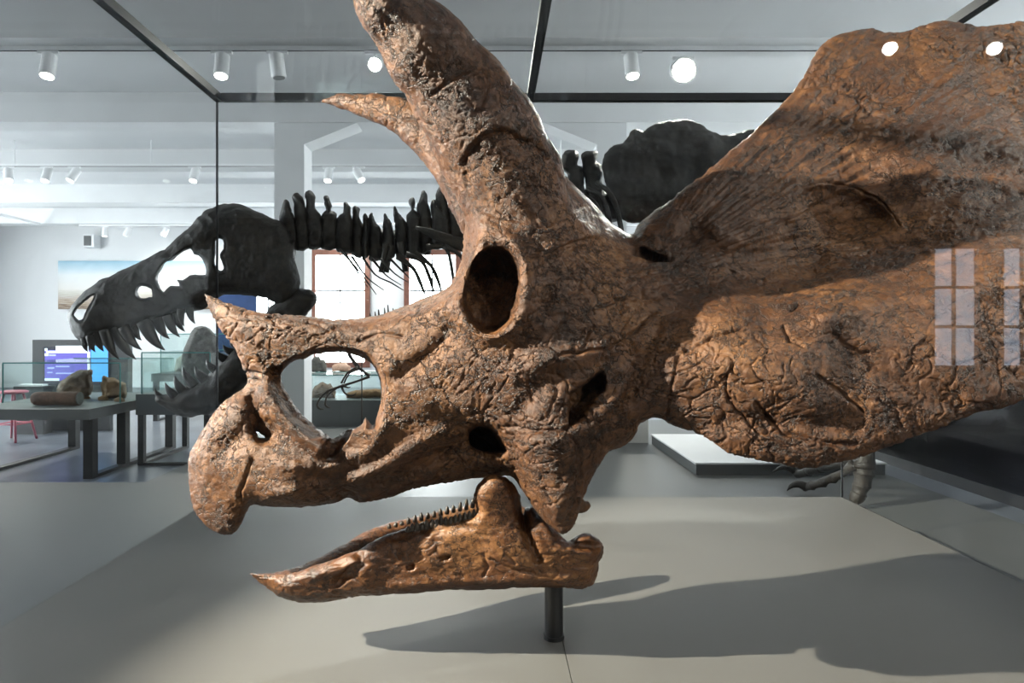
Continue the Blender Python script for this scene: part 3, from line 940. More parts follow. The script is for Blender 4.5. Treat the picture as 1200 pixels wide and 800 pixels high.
# ---- lower jaw
JN = [(292, 672), (304, 671), (332, 670), (360, 664), (385, 655), (405, 648), (425, 642), (445, 632), (462, 625), (484, 618), (505, 612), (530, 611), (550, 607), (558, 600),
      (556, 585), (558, 574), (564, 565), (576, 558), (592, 560), (604, 569), (610, 580), (612, 600), (615, 612), (614, 600), (617, 595), (624, 594), (636, 604), (648, 619), (664, 634), (676, 627),
      (690, 623), (700, 627), (707, 634), (710, 645), (703, 660), (700, 675), (692, 686), (676, 690), (652, 688), (620, 688), (580, 690), (540, 692), (500, 695), (462, 696),
      (450, 699), (432, 698), (400, 704), (372, 707), (348, 706), (324, 698), (304, 684)]
JF = [(292, 672), (304, 671), (332, 668), (360, 660), (400, 638), (436, 620), (470, 610), (500, 602), (530, 596), (556, 590), (590, 588), (630, 600), (650, 630), (640, 660), (600, 672), (500, 680), (400, 690), (350, 697), (310, 685)]
JU, JD = 1.5, 0.009
us, vs, ds, U, V = grid_for(284, 716, 548, 716, 1.80, 2.56, JU, JD)
near = spline2([(295, 674, 2.035), (340, 685, 2.0), (370, 690, 1.985), (430, 670, 1.965), (500, 655, 1.955), (560, 640, 1.94), (580, 590, 1.915), (585, 640, 1.92), (600, 570, 1.92), (640, 640, 1.93), (690, 650, 1.95), (680, 680, 1.96), (560, 690, 1.97), (450, 695, 1.985), (480, 620, 1.985), (620, 600, 1.95)])(U, V)
s_ = lambda pts, a, sg: a * np.exp(-(line_px(U, V, pts) / sg) ** 2)
near = near + s_([(420, 650), (425, 660), (415, 668), (395, 682)], 0.014, 5) + s_([(460, 632), (500, 622), (552, 618)], 0.012, 5) + s_([(614, 600), (618, 625), (630, 655)], 0.022, 5)
near = near - s_([(640, 612), (660, 640), (690, 650)], 0.02, 8) + s_([(655, 632), (675, 640), (700, 640)], 0.022, 5) - s_([(460, 690), (560, 685), (660, 682)], 0.012, 8)
near = near + s_([(480, 665), (483, 664)], 0.02, 2.5) + s_([(518, 654), (526, 652)], 0.02, 2.5) - s_([(330, 690), (380, 672), (420, 660)], 0.012, 8)
near = near + s_([(604, 575), (612, 610), (618, 640)], 0.012, 4)
thk = np.maximum(spline2([(295, 674, .03), (340, 690, .08), (400, 680, .10), (500, 660, .10), (580, 600, .09), (640, 650, .13), (700, 650, .14)])(U, V), 0.03)
Fj = pillow_field(U, V, ds, smooth_poly(JN, 3), [], near, near + thk, 13, 5)
nf = spline2([(295, 674, 2.035), (340, 685, 2.05), (400, 660, 2.14), (500, 640, 2.30), (600, 620, 2.43), (650, 640, 2.46)])(U, V)
Fj = smin(Fj, pillow_field(U, V, ds, smooth_poly(JF, 3), [], nf, nf + 0.08, 10, 5), 0.02)
Fj = close_edges(Fj)
Vx, Q = surface_nets(Fj)
uu, vv, dd = us[0] + Vx[:, 0] * JU, vs[0] + Vx[:, 1] * JU, ds[0] + Vx[:, 2] * JD
W = to_world(uu, vv, dd); N = vnormals(W, Q)
P = W + np.column_stack([vnoise(W * 20, 5), vnoise(W * 20, 6), vnoise(W * 20, 7)]) * 0.03
disp = 0.006 * fbm(W * 6, 3, 3) - 0.004 * np.clip(vnoise(W * 5, 8) + .4, 0, 1) * np.exp(-(cracks(P * np.array([9, 12, 22.]), 9) / .07) ** 2) + 0.0018 * fbm(W * np.array([40, 60, 90.]), 3, 12, .6)
for pts in ([(424, 648), (422, 658), (408, 668), (396, 684)], [(566, 650), (572, 665), (566, 676)], [(575, 655), (600, 668), (625, 672)], [(592, 650), (604, 660)]):
    disp -= np.where(N[:, 1] < 0, 0.006 * np.exp(-(line_px(uu, vv, pts) / 1.8) ** 2), 0)
W = W + N * disp[:, None]
jaw = link('lower_jaw', np_mesh('lower_jaw', W, Q), M['jaw'], skull)


def tooth_at(base, tip, r, d0, d1, mat, parent, name='tooth', bend=0.0, seg=6):
    a, b = np.array(at(*base, d0)), np.array(at(*tip, d1))
    m = (a + b) / 2 + np.array([bend, 0, 0])
    return tube(name, [a - (b - a) * 0.2, a, m, a * .15 + b * .85, b], [r * .9, r, r * .85, r * .5, r * .12], mat, parent, seg)


for i in range(15):                      # near tooth row
    t = i / 14
    u, v = 478 + 78 * t, 622 - 14 * t + random.uniform(-1, 1)
    h = 7 + 5 * t + random.uniform(-2, 2)
    tooth_at((u, v), (u + random.uniform(-1, 1), v - h), 0.0085, 1.985 - .02 * t, 1.985 - .02 * t, M['tooth_dark'], jaw)
for i in range(14):                      # far tooth row
    t = i / 13
    u, v = 456 + 98 * t, 618 - 25 * t
    tooth_at((u, v), (u + random.uniform(-1, 1), v - 5 - 5 * t + random.uniform(-1.5, 1.5)), 0.008, 2.27 + .12 * t, 2.27 + .12 * t, M['tooth_dark'], jaw)
tube('cheek_bone', [at(640, 500, 2.02), at(658, 548, 2.22), at(674, 588, 2.38), at(683, 593, 2.41), at(690, 590, 2.42)], [.06, .045, .03, .022, .012], M['skull'], skull, 10, 3)

post = empty('mount_post', at(649, 726, 2.27)[:2] + (CZ0,), 'short black steel post holding up the lower jaw', 'post')
px_, py_ = at(649, 726, 2.03)[0], 2.03
px_ = (649 - CU) / F * 2.16
cyl('post_shaft', (px_, 2.16, CZ0 + 0.012), (px_, 2.16, at(649, 676, 2.10)[2]), 0.029, M['black'], post, 28)
cyl('post_foot', (px_, 2.16, CZ0), (px_, 2.16, CZ0 + 0.012), 0.033, M['black'], post, 28)

# ================================================================ the big meat-eater skeleton behind the case
TR = M['trex']
trex = empty('meat_eater_skeleton', at(1000, 590, 4.83)[:2] + (0.155,), 'huge black skeleton of a meat-eating dinosaur standing behind the glass case', 'skeleton')
TD = 4.66
TSK = [(79, 369), (80.5, 364), (85, 357), (91, 350), (98, 342), (109, 334), (119, 327), (130, 323), (145, 315), (163, 308), (181, 298), (193, 292), (205, 280), (220, 268),
       (229, 258), (231, 255), (236, 252), (239, 247), (249, 244), (260, 239), (275, 238), (286, 241), (298, 246), (311, 252), (323, 257), (333, 262), (344, 280), (346, 305), (352, 330), (344, 350), (330, 358),
       (312, 350), (290, 346), (262, 346), (246, 356), (238, 363), (222, 365), (205, 371), (190, 377), (175, 382), (152, 387), (130, 391), (112, 396), (100, 402), (92, 399), (85, 390), (80, 378)]
TH = [[(87, 369), (90, 362), (100, 352), (110, 346), (106, 356), (101, 365), (97, 374), (92, 375)],
      [(161, 342), (163, 337), (166, 335), (172, 336), (177, 339), (178, 343), (178, 348), (165, 349)],
      [(195, 306), (202, 305), (210, 298), (223, 291), (227, 298), (232, 299), (240, 309), (241, 322), (233, 322), (225, 322), (220, 324), (214, 328), (207, 328), (212, 336), (200, 335), (192, 342), (188, 337), (185, 328), (186, 321), (190, 313)],
      [(253, 282), (261, 281), (262, 292), (258, 300), (263, 314), (258, 318), (252, 310)]]
tsk = bone_plate('skull', TSK, TD, 0.15, TR, trex, TH, R=16, Rh=4, du=1.0, rough=0.006, nscale=16)
tsk['label'] = 'black toothed skull'
UP = [((99, 399), (104, 412), 4), ((106, 397), (113, 412), 4.5), ((115, 394), (123, 411), 5.5), ((125, 394), (141, 420), 6.5), ((138, 392), (161, 420), 7), ((148, 389), (167.5, 409), 6),
      ((158, 386), (167, 398), 4.5), ((172, 384), (195, 409), 7.5), ((186, 378), (200, 396), 6), ((198, 375), (212, 394), 5.5), ((206, 371), (218, 388), 4.5), ((212, 366), (217, 382), 4), ((222, 362), (230, 379), 4.5)]


def fang(b, t, r, d, parent, up=1):
    n = np.array([-(t[1] - b[1]), t[0] - b[0]], float); n /= np.linalg.norm(n) + 1e-9
    P = [np.array(b) + (np.array(t) - np.array(b)) * q + n * r * 0.5 * up * math.sin(q * 2.6) for q in (-.25, 0, .35, .7, 1)]
    return tube('tooth', [at(p[0], p[1], d) for p in P], [x * r / F * d for x in (1.15, 1.15, .95, .52, .05)], M['trex_tooth'], parent, 8, 2, 0.7)


for i, (b, t, r) in enumerate(UP):
    fang(b, t, r, TD - 0.10 - 0.02 * (i % 2), tsk)
TJ = [(183, 470), (184, 463), (192, 464), (202, 464), (214, 456), (228, 448), (240, 444), (258, 424), (275, 408), (296, 385), (318, 360), (335, 345), (352, 338), (372, 346), (366, 362), (345, 385), (318, 412), (300, 440), (275, 466), (250, 482), (232, 488), (214, 487), (200, 480)]
tjw = bone_plate('lower_jaw', TJ, TD, 0.12, TR, trex, [], R=12, du=1.2, rough=0.01, nscale=12)
for i, (b, t, r) in enumerate((((190, 467), (182, 454), 4), ((204, 463), (194.5, 447), 5), ((213, 457), (206, 439), 5), ((225, 449), (215.5, 429), 5.5), ((238, 443), (230, 428), 5.5), ((250, 432), (243, 420), 4.5), ((262, 420), (254.5, 409), 4.5), ((270, 412), (262, 403), 4), ((277, 405), (270, 397), 4))):
    fang(b, t, r, TD - 0.05, tjw, -1)
SP = [[(327, 258), (331, 238), (335, 233), (339, 237), (342, 248), (346, 256), (349, 280), (346, 300), (330, 298), (328, 278)],
      [(345, 256), (345, 238), (342, 231), (347, 225), (352, 228), (356, 234), (357, 242), (362, 256), (364, 288), (348, 294), (344, 278)],
      [(359, 252), (359, 238), (357, 228), (362, 223), (367, 226), (370, 232), (370, 243), (376, 252), (379, 276), (376, 290), (362, 290), (358, 272)],
      [(375, 254), (382, 246), (380, 240), (381, 236), (380, 231), (384, 230), (387, 236), (390, 242), (388, 246), (395, 250), (396, 275), (394, 292), (377, 292), (374, 275)],
      [(395, 256), (402, 249), (403, 239), (406, 236), (411, 243), (410, 249), (413, 262), (414, 285), (412, 296), (395, 294), (393, 272)],
      [(413, 258), (414, 244), (417, 241), (421, 245), (421, 254), (425, 264), (426, 290), (424, 302), (412, 298), (411, 275)],
      [(425, 262), (425, 254), (428, 249), (431, 255), (432, 264), (433, 290), (431, 302), (424, 302), (423, 280)],
      [(432, 264), (433, 252), (437, 249), (439, 258), (446, 268), (450, 290), (446, 304), (432, 304), (431, 282)],
      [(450, 268), (449, 252), (452, 249), (455, 255), (459, 260), (461, 275), (463, 300), (450, 305), (448, 285)],
      [(464, 268), (461, 246), (463, 241), (467, 248), (471, 253), (477, 262), (478, 290), (474, 304), (464, 302), (462, 285)],
      [(477, 264), (477, 253), (481, 246), (479, 236), (484, 231), (487, 236), (486, 245), (492, 254), (494, 280), (490, 300), (478, 300), (476, 282)],
      [(489, 262), (489, 240), (493, 229), (496, 223), (500, 227), (501, 237), (505, 248), (507, 275), (504, 296), (492, 298), (489, 280)],
      [(505, 262), (505, 239), (509, 234), (515, 242), (525, 252), (529, 264), (526, 285), (508, 292), (505, 278)],
      [(511, 250), (510, 228), (515, 219), (518, 212), (523, 213), (525, 222), (524, 236), (527, 248), (525, 262), (513, 262)],
      [(525, 256), (525, 228), (530, 221), (536, 225), (539, 240), (544, 258), (544, 285), (530, 290), (526, 275)],
      [(541, 250), (541, 226), (546, 216), (552, 222), (556, 240), (560, 258), (560, 286), (545, 290)],
      [(658, 200), (658, 187), (662, 178), (674, 176), (678, 183), (677, 193), (684, 197), (685, 222), (688, 245), (684, 275), (664, 275), (660, 240), (665, 205)],
      [(684, 205), (682, 192), (682, 182), (690, 176), (700, 178), (699, 190), (705, 194), (706, 214), (710, 245), (706, 275), (688, 275), (684, 240), (687, 218)]]
for i, p in enumerate(SP):
    bone_plate('vertebra', p, TD + 0.06 + 0.015 * (i % 2), 0.085, TR, trex, [], R=6, du=1.0, rough=0.008, nscale=16)
for i in range(7):                       # the back between neck and hips, hidden behind the horned skull's brow
    u = 572 + 13.2 * i
    bone_plate('vertebra', [(u - 6, 262), (u - 5, 225 - i * 3), (u, 215 - i * 4.5), (u + 6, 222 - i * 4), (u + 7, 262), (u + 6, 288), (u - 6, 288)], TD + 0.06, 0.085, TR, trex, [], R=7, du=1.5)
IL = [(705, 196), (706, 186), (715, 174), (726, 167), (736, 161), (738, 155), (745, 152), (755, 156), (767, 148), (782, 143), (798, 140), (806, 141), (815, 144), (825, 150), (830, 154), (848, 157), (860, 158), (871, 156), (884, 153), (915, 156), (950, 170), (965, 200), (950, 235), (905, 255), (860, 262), (800, 268), (760, 262), (735, 262), (722, 250), (712, 225)]
bone_plate('hip_bone', IL, TD - 0.02, 0.09, TR, trex, [], R=16, du=1.6, rough=0.016, nscale=9)
T3 = lambda pts, d: [at(u, v, d + (e[0] if e else 0)) for (u, v, *e) in pts]
px = TD / F


def bone(name, pts, rad, d=TD, k=3, seg=8, sq=1.0):
    return tube(name, T3(pts, d), [r * d / F for r in rad], TR, trex, seg, k, sq)


bone('spinal_column', [(322, 278), (350, 276), (390, 274), (430, 280), (470, 284), (520, 276), (580, 268), (650, 250), (720, 240)], (10, 15, 14, 14, 14, 14, 16, 18, 20), TD + 0.12, seg=12)
bone('scapula', [(487, 266), (505, 273), (525, 281), (550, 290), (580, 305)], (1.5, 5, 7, 8, 10), TD - 0.2, sq=0.4)
for a, b in (((452.5, 286), (447, 319)), ((459, 288), (452, 319)), ((468, 284), (475.5, 318))):
    bone('forelimb', [a, ((a[0] + b[0]) / 2, (a[1] + b[1]) / 2), b], (4.2, 2.8, 3.8), TD - 0.12)
RB = [[(398, 292), (418, 314), (430, 330), (441, 345)], [(404, 296), (420, 320), (431, 337)], [(412, 300), (430, 325), (450, 340)], [(425, 302), (440, 322), (458, 331), (473, 340)], [(436, 303), (452, 322), (470, 334)],
      [(446, 303), (462, 320), (482, 333)], [(456, 302), (474, 320), (494, 339)], [(466, 300), (484, 314), (492, 330), (498, 345)], [(476, 298), (494, 306), (503, 324), (508, 342)], [(486, 296), (504, 310), (512, 325), (517, 340)],
      [(500, 290), (522, 290), (530, 318), (532, 345)], [(520, 288), (540, 300), (550, 330), (552, 360)], [(560, 288), (580, 300), (592, 350), (588, 400)], [(600, 285), (620, 300), (632, 350), (626, 410)], [(640, 280), (660, 300), (668, 350), (660, 400)]]
for i, p in enumerate(RB):
    th = 0.9 if i < 7 else 2.2
    bone('rib', p, [th * 1.8] + [th] * (len(p) - 2) + [th * .5], TD - 0.16 - 0.02 * (i % 3), seg=6)
for i, (a, b, c) in enumerate((((688, 221), (706, 232), (714, 258)), ((698, 213), (716, 228), (726, 258)), ((684, 228), (698, 240), (704, 262)))):
    bone('rib', [a, b, c, (c[0] + 3, 290), (c[0] - 6, 330)], (2.5, 3.2, 3.2, 3, 2), TD - 0.22)
bone('thigh_bone', [(850, 232), (860, 270), (900, 320), (940, 362)], (22, 15, 13, 20), TD - 0.05, seg=12)
bone('shin_bone', [(940, 362), (965, 400), (1000, 450), (1022, 492)], (19, 12, 10, 15), TD - 0.02, seg=12)
TF = 4.78
bone('ankle_bone', [(1020, 488), (1017, 510), (1014, 532), (1013, 548)], (12, 9, 10, 13), TF, seg=12)
bone('toe_bone', [(1012, 538), (1013, 546), (1012, 556)], (12, 10, 12), TF, seg=10)
bone('toe_bone', [(1012, 555), (1011, 562), (1010, 570)], (11, 9.5, 10), TF, seg=10)
bone('toe_bone', [(1009, 569), (1007, 575), (1006, 580)], (10, 8, 9), TF, seg=10)
bone('claw', [(1006, 579), (1003, 584), (1000, 588.5)], (9, 8, 5), TF, seg=10)
TOE = [[(1000, 545, 0), (988, 554, .1), (976, 560, .2)], [(977, 560, .2), (970, 562, .25), (964, 565, .3)], [(965, 565, .3), (958, 567, .35), (951, 568.5, .4)], [(952, 568.5, .4), (947, 570, .43), (943, 570.5, .46)]]
for q in TOE:
    bone('toe_bone', q, (6.5, 4.6, 5.8), TF, seg=10)
bone('claw', [(944, 570, .45), (936, 567, .46), (928, 569, .47), (922, 575, .47)], (5.5, 4.8, 3.2, .3), TF, seg=10)
for q in ([(1002, 538, .1), (980, 545, .4), (962, 548, .55)], [(963, 548, .55), (955, 550, .62), (947, 552, .7)], [(948, 552, .7), (941, 554, .76), (934, 555, .82)]):
    bone('toe_bone', q, (7, 5, 6), TF, seg=10)
bone('claw', [(935, 555, .82), (926, 549, .84), (915, 548, .86), (905, 553, .87)], (5.5, 4.6, 3, .3), TF, seg=10)


def rest(o, z):
    """lift or lower a shape so that its underside lies on z"""
    me = o.data
    n = len(me.vertices); co = np.empty(n * 3, np.float32); me.vertices.foreach_get('co', co)
    co = co.reshape(-1, 3)
    zz = co[:, 2]
    lo = np.percentile(zz, 1.5)
    co[:, 2] = np.maximum(zz, lo) + (z + 0.001 - lo)
    me.vertices.foreach_set('co', co.ravel()); me.update()
    return o


# ================================================================ tables, vitrines and fossils
def frame_legs(parent, x0, x1, y0, y1, z1, mat, t=0.045, rails=True):
    for x in (x0, x1 - t):
        for y in (y0, y1 - t):
            box('leg', x, x + t, y, y + t, 0.03 if rails else 0, z1, mat, parent)
        if rails:
            box('floor_rail', x, x + t, y0, y1, 0, 0.03, mat, parent)


def glass_box(name, x0, x1, y0, y1, z0, z1, label, cat='vitrine', top=True):
    e = empty(name, ((x0 + x1) / 2, (y0 + y1) / 2, z0), label, cat)
    g = 0.008
    box('glass_pane', x0, x1, y0, y0 + g, z0, z1, M['glass_green'], e)
    box('glass_pane', x0, x1, y1 - g, y1, z0, z1, M['glass_green'], e)
    box('glass_pane', x0, x0 + g, y0 + g, y1 - g, z0, z1, M['glass_green'], e)
    box('glass_pane', x1 - g, x1, y0 + g, y1 - g, z0, z1, M['glass_green'], e)
    box('glass_pane', x0, x1, y0, y1, z1, z1 + g, M['glass_green'], e)
    for (a, b, c, d, p, q) in ((x0 - .004, x0 + .006, y0 - .004, y0 + .006, z0, z1), (x1 - .006, x1 + .004, y0 - .004, y0 + .006, z0, z1), (x0, x1, y0 - .004, y0 + .004, z1, z1 + .012), (x0, x1, y1 - .004, y1 + .004, z1, z1 + .012)):
        box('glass_edge', a, b, c, d, p, q, M['glass_edge'], e)
    return e


tA = empty('display_table', (-4.4, 7.3, 0), 'long dark grey steel table under the glass vitrine with brown stones', 'table')
box('table_top', -5.05, -3.78, 6.40, 8.20, 0.568, 0.668, M['slate'], tA)
frame_legs(tA, -5.03, -3.79, 6.47, 8.18, 0.568, M['black'], 0.09)
box('leg', -3.88, -3.79, 7.05, 7.14, 0.03, 0.568, M['black'], tA)
tB = empty('display_table', (-3.3, 7.6, 0), 'grey table with deep apron and a slab of dark stone on it', 'table')
box('table_top', -3.71, -2.93, 7.10, 8.22, 0.53, 0.745, M['slate'], tB)
frame_legs(tB, -3.70, -2.95, 7.12, 8.2, 0.53, M['black'], 0.06)
box('cross_rail', -3.64, -3.01, 7.12, 7.16, 0.0, 0.03, M['black'], tB)
tC = empty('display_table', (-4.5, 11.0, 0), 'far grey table holding the white lit vitrine', 'table')
box('table_top', -5.3, -3.3, 10.6, 11.6, 0.62, 0.74, M['slate'], tC)
frame_legs(tC, -5.28, -3.32, 10.62, 11.58, 0.62, M['black'], 0.07)
glass_box('table_vitrine', -5.0, -3.80, 6.97, 8.15, 0.668, 1.07, 'glass vitrine over two brown stones on the long dark table')
glass_box('table_vitrine', -3.68, -2.96, 7.16, 8.18, 0.745, 1.17, 'glass vitrine over the slab of dark stone on the deep apron table')
glass_box('table_vitrine', -5.2, -3.4, 10.7, 11.5, 0.74, 1.35, 'far glass vitrine with pale fossil blocks')
M['fossil_pale'] = bone_mat('pale_fossil_block', (0.25, 0.22, 0.19), (0.42, 0.38, 0.33), (0.6, 0.56, 0.5), 0.7, 2.0, 0.4, 0.5)
for i, (x, w, h) in enumerate(((-5.0, .34, .28), (-4.55, .3, .16), (-4.1, .42, .3), (-3.62, .18, .2))):
    lx = [(x - w / 2, .74), (x - w / 2 + .03, .74 + h * .7), (x - w * .1, .74 + h), (x + w * .3, .74 + h * .85), (x + w / 2, .74)]
    pp = [((a / 11.1) * F + CU, CV - (z - CAMZ) / 11.1 * F) for a, z in lx]
    tag(rest(bone_plate('fossil_block', pp, 11.1, 0.14, M['fossil_pale'], None, [], R=6, du=0.8, smooth=1, rough=0.008), 0.74),
        ['tall pale fossil block at the end of the far vitrine', 'low pale fossil block between taller ones in the far vitrine', 'widest pale fossil block in the far vitrine', 'narrow pale fossil block in the far vitrine'][i], 'fossil')
# stones on the long table
st = lambda nm, pts, d, h, m, lab, z=0.668, **k: tag(rest(bone_plate(nm, pts, d, h, m, None, [], R=k.pop('R', 9), du=0.7, rough=k.pop('rough', 0.012), nscale=18, **k), z), lab, 'fossil')
ZT = 0.668
st('fossil_stone', [(67, 462), (69, 450), (76, 443), (86, 438), (92, 434), (100, 433), (108, 434.5), (107, 440), (108, 448), (107, 462), (96, 466.5), (80, 466)], 7.45, 0.16, M['rock'], 'large dark brown stone with a slanting top inside the table vitrine', R=7)
st('fossil_stone', [(120, 464), (120, 442), (123, 441), (128, 443), (134, 443), (141, 447), (147, 449), (148, 457), (147, 466), (134, 467), (121, 466.5)], 7.40, 0.12, M['rock_orange'], 'orange brown broken stone inside the table vitrine beside the larger dark one', R=5)
log = empty('fossil_log', at(66, 475, 6.72)[:2] + (ZT,), 'brown log shaped fossil bone lying on the front of the long dark table', 'fossil')
r0 = 0.068
lp = [at(38, 0, 6.72)[0], at(41, 0, 6.72)[0], at(50, 0, 6.72)[0], at(66, 0, 6.72)[0], at(82, 0, 6.72)[0], at(93, 0, 6.72)[0]]
tube('log_shaft', [(x, 6.72, ZT + r0 + 0.002) for x in lp], [r0 * .55, r0 * .9, r0, r0 * .97, r0, r0 * 1.0], M['rock'], log, 16, 4)
cyl('broken_end', (lp[-1], 6.72, ZT + r0 + .004), (lp[-1] + 0.008, 6.72, ZT + r0 + .004), r0 * 0.92, M['rock_grey'], log, 16)
for i, (u, v, w) in enumerate(((101, 467.3, 4.5), (121, 468.5, 6), (140, 470.5, 6))):
    d = 0.732 * F / (v - CV)
    c = at(u, v, d)
    tag(tube('stone_flake', [(c[0] - w * d / F, d, ZT + .009), (c[0], d, ZT + .0125), (c[0] + w * d / F, d, ZT + .008)], [.02, .035, .015], M['rock_orange'], None, 8, 3, 0.3),
        ['small stone flake lying by the large dark stone', 'thin stone flake at the foot of the orange stone', 'longer thin flake lying before the orange stone'][i], 'fossil')
st('fossil_slab', [(213, 432), (214, 418), (219, 405), (224, 395), (229, 388), (236, 387), (246, 389), (252, 398), (256, 415), (257, 432), (256, 456), (240, 461), (216, 461)], 7.55, 0.10, M['rock_grey'], 'tall dark grey slab of stone standing on the deep apron table', z=0.745, R=6)

# touch screen kiosk
kd = 9.6
kx = lambda u: at(u, 0, kd)[0]
kz = lambda v: at(0, v, kd)[2]
kiosk = empty('screen_kiosk', (kx(90), kd + .1, 0), 'tall black kiosk with a lit blue and purple screen', 'screen')
box('bezel', kx(38), kx(150), kd, kd + 0.12, kz(470), kz(398), M['dark_grey'], kiosk)
box('stand', kx(60), kx(128), kd + 0.02, kd + 0.10, 0, kz(470), M['dark_grey'], kiosk)
scr = box('screen', kx(51), kx(129), kd - 0.008, kd, kz(451), kz(406), emit('screen_dark', (0.02, 0.02, 0.04), 0.3), kiosk)
E = dict(w=emit('screen_white', (0.82, 0.9, 1.0), 1.0), p=emit('screen_purple', (0.13, 0.11, 0.50), 0.9), c=emit('screen_cyan', (0.10, 0.42, 0.95), 1.0), s=emit('screen_pale', (0.45, 0.5, 0.9), .8))
for nm, a, b, c, d, m, lv in (('screen_window', 53, 106, 446, 410, 'p', 1), ('title_bar', 66, 104, 412, 405, 'w', 2), ('title_bar', 55, 104, 413.5, 411, 'w', 2), ('scroll_bar', 103, 106, 446, 412, 'w', 2), ('screen_column', 107, 127, 447, 405, 'c', 1),
                              ('status_bar', 53, 70, 446, 443, 'w', 2), ('screen_button', 53, 57, 417, 414, 'w', 2), ('text_line', 58, 66, 417, 415, 's', 2), ('screen_button', 53, 56, 411, 408, 'w', 2), ('text_line', 56, 64, 432, 430, 's', 2), ('text_line', 56, 62, 437, 435.5, 's', 2), ('text_line', 66, 82, 430, 428.5, 's', 2), ('text_line', 66, 92, 438, 436.5, 's', 2)):
    box(nm, kx(a), kx(b), kd - 0.008 - 0.002 * lv, kd - 0.008 - 0.002 * (lv - 1), kz(c), kz(d), E[m], scr)
ls = tag(box('printed_leaflet', kx(38), kx(66), 9.30, 9.42, 0.65, 0.675, M['white_paint']), 'stack of white printed sheets on the small black lectern by the kiosk', 'leaflet')
lt = empty('lectern', (kx(52), 9.36, 0), 'small black lectern in front of the lit kiosk', 'lectern')
box('lectern_top', kx(36), kx(70), 9.25, 9.5, 0.61, 0.65, M['black'], lt)
box('lectern_body', kx(38), kx(68), 9.28, 9.48, 0.0, 0.61, M['dark_grey'], lt)

# pink stool behind the table
sx, sy = at(6, 0, 8.6)[0], 8.75
stool = empty('stool', (sx, sy, 0), 'pink metal stool with splayed legs standing behind the long table', 'stool')
tube('seat', [(sx, sy, .60), (sx, sy, .612), (sx, sy, .632), (sx, sy, .64)], [.10, .165, .165, .14], M['pink'], stool, 24)
for a in range(4):
    t = a * math.pi / 2 + .7
    tube('leg', [(sx + .10 * math.cos(t), sy + .10 * math.sin(t), .605), (sx + .25 * math.cos(t), sy + .25 * math.sin(t), .0)], [.016, .014], M['pink'], stool, 10)
for a in range(4):
    t, t2 = a * math.pi / 2 + .7, (a + 1) * math.pi / 2 + .7
    tube('foot_bar', [(sx + .195 * math.cos(t), sy + .195 * math.sin(t), .22), (sx + .195 * math.cos(t2), sy + .195 * math.sin(t2), .22)], [.009, .009], M['pink'], stool, 8)

# ---- picture wall
def mural_mat():
    m, nt, b, L = new_mat('seascape_print')
    N_ = nt.nodes.new
    tc = N_('ShaderNodeTexCoord'); sp = N_('ShaderNodeSeparateXYZ'); L.new(tc.outputs['Generated'], sp.inputs[0])
    r = N_('ShaderNodeValToRGB'); e = r.color_ramp.elements
    e[0].position = 0; e[0].color = (.10, .055, .025, 1); e[1].position = 1; e[1].color = (.22, .40, .52, 1)
    for p, c in ((.08, (.22, .14, .08)), (.2, (.36, .30, .24)), (.34, (.50, .47, .42)), (.42, (.66, .64, .61)), (.7, (.66, .69, .70)), (.85, (.42, .56, .64))):
        x = e.new(p); x.color = c + (1,)
    mp = N_('ShaderNodeMapping'); mp.inputs['Scale'].default_value = (5, 1, 34); L.new(tc.outputs['Generated'], mp.inputs[0])
    n = N_('ShaderNodeTexNoise'); n.inputs['Scale'].default_value = 2.2; n.inputs['Detail'].default_value = 5; L.new(mp.outputs[0], n.inputs['Vector'])
    lo = N_('ShaderNodeMapRange'); lo.inputs[1].default_value = .45; lo.inputs[2].default_value = .05; lo.inputs[3].default_value = 0; lo.inputs[4].default_value = 1.0
    L.new(sp.outputs[2], lo.inputs[0])
    ms = N_('ShaderNodeMath'); ms.operation = 'SUBTRACT'; L.new(n.outputs['Fac'], ms.inputs[0]); ms.inputs[1].default_value = .5
    mu = N_('ShaderNodeMath'); mu.operation = 'MULTIPLY'; L.new(ms.outputs[0], mu.inputs[0]); L.new(lo.outputs[0], mu.inputs[1])
    ad = N_('ShaderNodeMath'); ad.operation = 'ADD'; L.new(sp.outputs[2], ad.inputs[0]); L.new(mu.outputs[0], ad.inputs[1])
    L.new(ad.outputs[0], r.inputs['Fac']); L.new(r.outputs['Color'], b.inputs['Base Color']); b.inputs['Roughness'].default_value = .5
    return m


wd = 16.9
tag(box('wall_picture', at(68, 0, wd)[0], at(247, 0, wd)[0], wd, wd + .1, at(0, 362, wd)[2], at(0, 305.5, wd)[2], mural_mat()), 'wide seascape picture of pale sky over rippled sand on the wall', 'picture')
sp_ = empty('wall_speaker', at(106, 282, 16.85), 'small white loudspeaker fixed to the wall above the seascape picture', 'loudspeaker')
c = at(106, 282.5, 16.8)
box('speaker_box', c[0] - .14, c[0] + .14, 16.72, 17.0, c[2] - .16, c[2] + .16, M['white_paint'], sp_, bevel=.02)
box('grille', c[0] - .11, c[0] + .06, 16.705, 16.72, c[2] - .12, c[2] + .12, M['slate'], sp_)
M['blue'] = plain('deep_blue_board', (0.03, 0.075, 0.22), 0.5, var=.25, scale=3)
bp_ = empty('info_board', (at(278, 0, 12)[0], 12, 0), 'freestanding deep blue information board beyond the big skull', 'board')
box('board_panel', at(254, 0, 12)[0], at(300, 0, 12)[0], 12, 12.05, at(0, 470, 12)[2], at(0, 322, 12)[2], M['blue'], bp_)
for x in (at(258, 0, 12)[0], at(296, 0, 12)[0]):
    box('post', x - .03, x + .03, 12.05, 12.11, 0, at(0, 330, 12)[2], M['dark_grey'], bp_)

